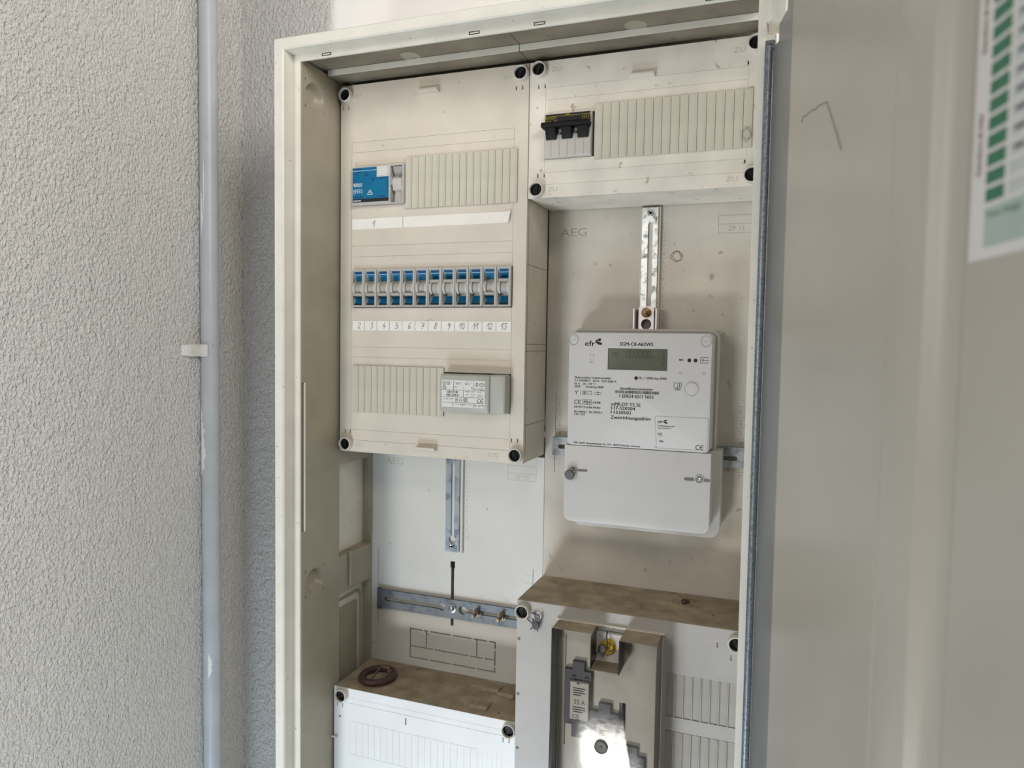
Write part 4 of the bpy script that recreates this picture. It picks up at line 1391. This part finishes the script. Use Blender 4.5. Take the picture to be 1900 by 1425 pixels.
for i, (x, y, r, lab) in enumerate(((195, 58, 3, 'beige knocked-out plastic piece on shelf, back left of the three'), (219, 52, -6, 'beige knocked-out plastic piece half hidden behind the lower right cover'), (198, 12, 4, 'beige plastic piece nearest the front edge of the shelf'))):
    oc = (x, y, -745.4)
    t = thing('plastic_chip', oc, lab, 'plastic chip', 'broken-out plastic pieces on the shelf')
    MB().box(x - 10, x + 10, y - 9, y + 9, -745.3, -744.0).build('chip_plate', 'dust', t, oc)
    MB().box(x - 11.5, x + 10, y - 11, y - 8.6, -745.3, -740.8).build('chip_lip', 'chip', t, oc, bevel=0.3)
    t.rotation_euler = (0, 0, math.radians(r))

# ------------------------------------------------------------------ conduit and clip
OP = (-228, 34, -400)
cp = thing('conduit_pipe', OP, 'grey plastic conduit running up the corner left of the cabinet', 'pipe')
MB().lathe([(12.3, -1440), (12.3, 1200)], (-228, 34, -400), (0, 0, 1), 40).build('tube', 'pipe', cp, OP)
rb = random.Random(5)
for z0, z1, a0, a1 in ((-172, -108, 252, 278), (-140, -60, 276, 284), (-505, -402, 226, 288), (-395, -372, 232, 246), (-790, -755, 285, 318)):
    b = MB()
    n = 26
    ring_ = []
    for k in range(n + 1):
        z = z0 + (z1 - z0) * k / n
        w_ = math.sin(math.pi * min(1, max(0.02, k / n))) ** 0.6
        am = (a0 + a1) / 2
        w_ = min(1, w_ * rb.uniform(0.75, 1.25))
        s0, s1 = am + (a0 - am) * rb.uniform(0.8, 1), am + (a1 - am) * (2 * w_ * rb.uniform(0.7, 1) - 1)
        for q_ in range(5):
            a = math.radians(s0 + (s1 - s0) * q_ / 4)
            ring_.append((-228 + 12.55 * math.cos(a), 34 + 12.55 * math.sin(a), z))
    fs = [(5 * k + q_, 5 * k + q_ + 1, 5 * k + q_ + 6, 5 * k + q_ + 5) for k in range(n) for q_ in range(4)]
    b.add(ring_, fs)
    b.build('paint_smear', 'paint', cp, OP)
OC = (-232, 22, -327)
cc = thing('pipe_clip', OC, 'white painted clip holding the grey conduit to the side wall', 'clip')
b = MB()
pa = [(-228 + 15.2 * math.cos(math.radians(a)), 34 + 15.2 * math.sin(math.radians(a))) for a in range(150, 302, 10)]
pi = [(-228 + 12.6 * math.cos(math.radians(a)), 34 + 12.6 * math.sin(math.radians(a))) for a in range(300, 148, -10)]
b.prism([pa + pi], -335.5, -318.6, lambda a, c_, d: (a, c_, d))
b.build('strap', 'clip', cc, OC, bevel=0.4)
MB().box(-240.9, -233, 3, 21, -335.2, -318.6).build('clip_foot', 'clip', cc, OC, bevel=1.0)
MB().box(-240.9, -237, -6, 4, -334.4, -319.2).build('paint_blob', 'paint', cc, OC, bevel=1.6)

# ------------------------------------------------------------------ open cabinet door
HX, HY, TH = 509.0, -95.0, math.radians(12)


def dr3(s, n, z):
    """door frame: s along the leaf from the hinge, n out of its inner face"""
    return (HX + s * math.sin(TH) - n * math.cos(TH), HY - s * math.cos(TH) - n * math.sin(TH), z)


ODR = (560, -350, -450)
dd = thing('cabinet_door', ODR, 'grey steel cabinet door swung open along the right edge', 'door')
ZT, ZL = 60, -1400


def leaf_prism(pts):
    return MB().prism([pts], ZL, ZT, lambda a, c_, d: dr3(a, c_, d))


leaf_prism([(64.5, 0), (295.3, 0), (295.6, -0.8), (296.6, -0.8), (297.0, -0.3), (336.6, -0.3), (337.8, -0.8), (339.8, -4.4), (341.6, -8.0), (342.8, -8.8), (354.0, -9), (354.3, -10.2), (355.3, -10.2), (355.6, -9), (520, -9), (522, -11), (522, -32), (64.5, -32)]).build('door_leaf', 'door', dd, ODR)
fl = MB()
fl.prism([[(-9.5, 0.1), (4, -1.6), (30, -2.2), (64.3, -0.6), (64.3, -30), (6, -30), (-4, -14), (-9, -3)]], ZL, -48, lambda a, c_, d: dr3(a, c_, d))
fl.prism([[(34, -1.8), (64.3, -0.6), (64.3, -30), (34, -30)]], -48, ZT, lambda a, c_, d: dr3(a, c_, d))
fl.prism([[(4, -1.6), (30, -2.2), (64.3, -0.6), (64.3, -30), (6, -30)]], -48.2, -34, lambda a, c_, d: dr3(a, c_, d))
fl.build('hinge_flange', 'door_edge', dd, ODR)
b = MB()
b.lathe([(3.5, ZL + 500), (3.5, -48 + 500), (3.2, -46.6 + 500)], (503.3, -87.2, -500), (0, 0, 1), 28)
b.build('hinge_bar', 'hinge', dd, ODR)

# printed circuit list stuck to the door
OSH = (600, -470, -230)
sh = thing('label_sheet', OSH, 'printed white sheet with green cells stuck on the open door', 'label')
dm = lambda a, c_, d: dr3(a - 7, -8.9 + d, c_ + 0.8)
MB().prism([rr(366, 505, -277.5, 20, 0.6, 2)], 0.0, 0.35, dm).build('paper_sheet', 'sheet', sh, OSH)
dk = MB()
tx, rd = MB(), MB()
gc = MB().rect(0, 13.8, 0, 5.1, lambda a, c_, d: Vector(dm(a, c_, d)) - Vector(dm(0, 0, 0.35)), 0.42)
pc = MB().rect(0, 46, 0, 5.1, lambda a, c_, d: Vector(dm(a, c_, d)) - Vector(dm(0, 0, 0.35)), 0.42)
cells = [gc.build('green_cell', 'green', sh), pc.build('grey_cell', 'grey_print', sh)]
for k in range(20):
    z = -256.5 + 6.66 * k
    for o, s0 in zip(cells, (377.6, 394.2)):
        if k:
            o = o.copy()
            COL.objects.link(o)
            o.parent = sh
        o.location = (Vector(dm(s0, z, 0.35)) - Vector(OSH)) * MM
    if k > 1:
        for x0, x1 in ((397, 404), (406, 418), (420, 426)):
            dk.rect(x0, x1, z + 1.8, z + 3.3, dm, 0.5)
for z in (-244.7, -198.4, -152.1, -105.8):
    tx.text('Standort & Info', 372.2, z, 2.9, 23.6, dm, 0.5, rot=math.pi / 2)
    rd.text('Standort & Info', 373.2, z - 0.6, 2.9, 23.6, dm, 0.44, rot=math.pi / 2)
gp2 = MB().rect(377.6, 500, -273.4, -258.4, dm, 0.42)
tx.text('Diese Anlage', 379.6, -262.6, 2.6, 24, dm, 0.5)
gp2.build('note_field', 'green_l', sh, OSH)
dk.build('small_print', 'ink_s', sh, OSH)
rd.build('red_lettering', 'red', sh, OSH)
tx.build('green_lettering', 'green', sh, OSH)


# ------------------------------------------------------------------ stray hairs and an insect
def strand(pts, r, label, org):
    t = MB().tube(pts, r, 5).build('hair_strand', 'hair', None, org)
    tag(t, label, 'hair', 'stray hairs in the cabinet')


strand([(482 + (4.4 + 1.6 * math.sin(k * 1.7)) * math.cos(k * 0.48), -4.6, -99 + (6 + 2.0 * math.sin(k * 1.1)) * math.sin(k * 0.48)) for k in range(44)], 0.13, 'curled dark hair at the right end of the upper blanking strip', (482, -4.6, -99))
strand([(404 + (6 + 1.8 * math.sin(k * 1.3)) * math.cos(k * 0.5) + 0.05 * k, 80.5, -208 + (5.2 + 1.2 * math.sin(k * 0.9)) * math.sin(k * 0.5)) for k in range(40)], 0.13, 'curled dark hair on the panel right of the upper rail', (405, 80.5, -208))
DOORHAIR = [(106.5, -147.3), (112, -144), (119, -146.5), (126, -146.6), (137.7, -148), (147, -150.5), (152.2, -149.8), (165.8, -152.7), (174, -154), (178, -158.6), (186.9, -168), (196.0, -177.7), (201.2, -183.1), (210.0, -194)]
strand([dr3(s_, 0.4, z) for s_, z in DOORHAIR], 0.17, 'broken thread of dirt on the open steel door', dr3(130, 0.4, -120))
OI = (430, 44, -599.4)
ins = thing('dead_spider', OI, 'dried brown spider with thin legs on the dusty shelf', 'spider')
b = MB()
b.lathe([(0.01, -4.6), (2.2, -3.6), (3.2, -1.4), (2.8, 1), (1.4, 2.4), (1.9, 3.4), (1.2, 5), (0.01, 5.6)], (430, 44, -596.6), (1, 0.2, 0.1), 14)
b.build('body', 'brown', ins, OI)
b = MB()
rb = random.Random(2)
for k in range(8):
    a = k * 0.78 + rb.uniform(-0.2, 0.2)
    l = rb.uniform(9, 14)
    b.tube([(430, 44, -596.4), (430 + 0.45 * l * math.cos(a), 44 + 0.45 * l * math.sin(a), -592.5 + rb.uniform(-1, 3)), (430 + l * math.cos(a), 44 + l * math.sin(a), -599.0 + (rb.uniform(4, 9) if k % 3 == 0 else 0))], 0.22, 5)
b.build('leg', 'hair', ins, OI)
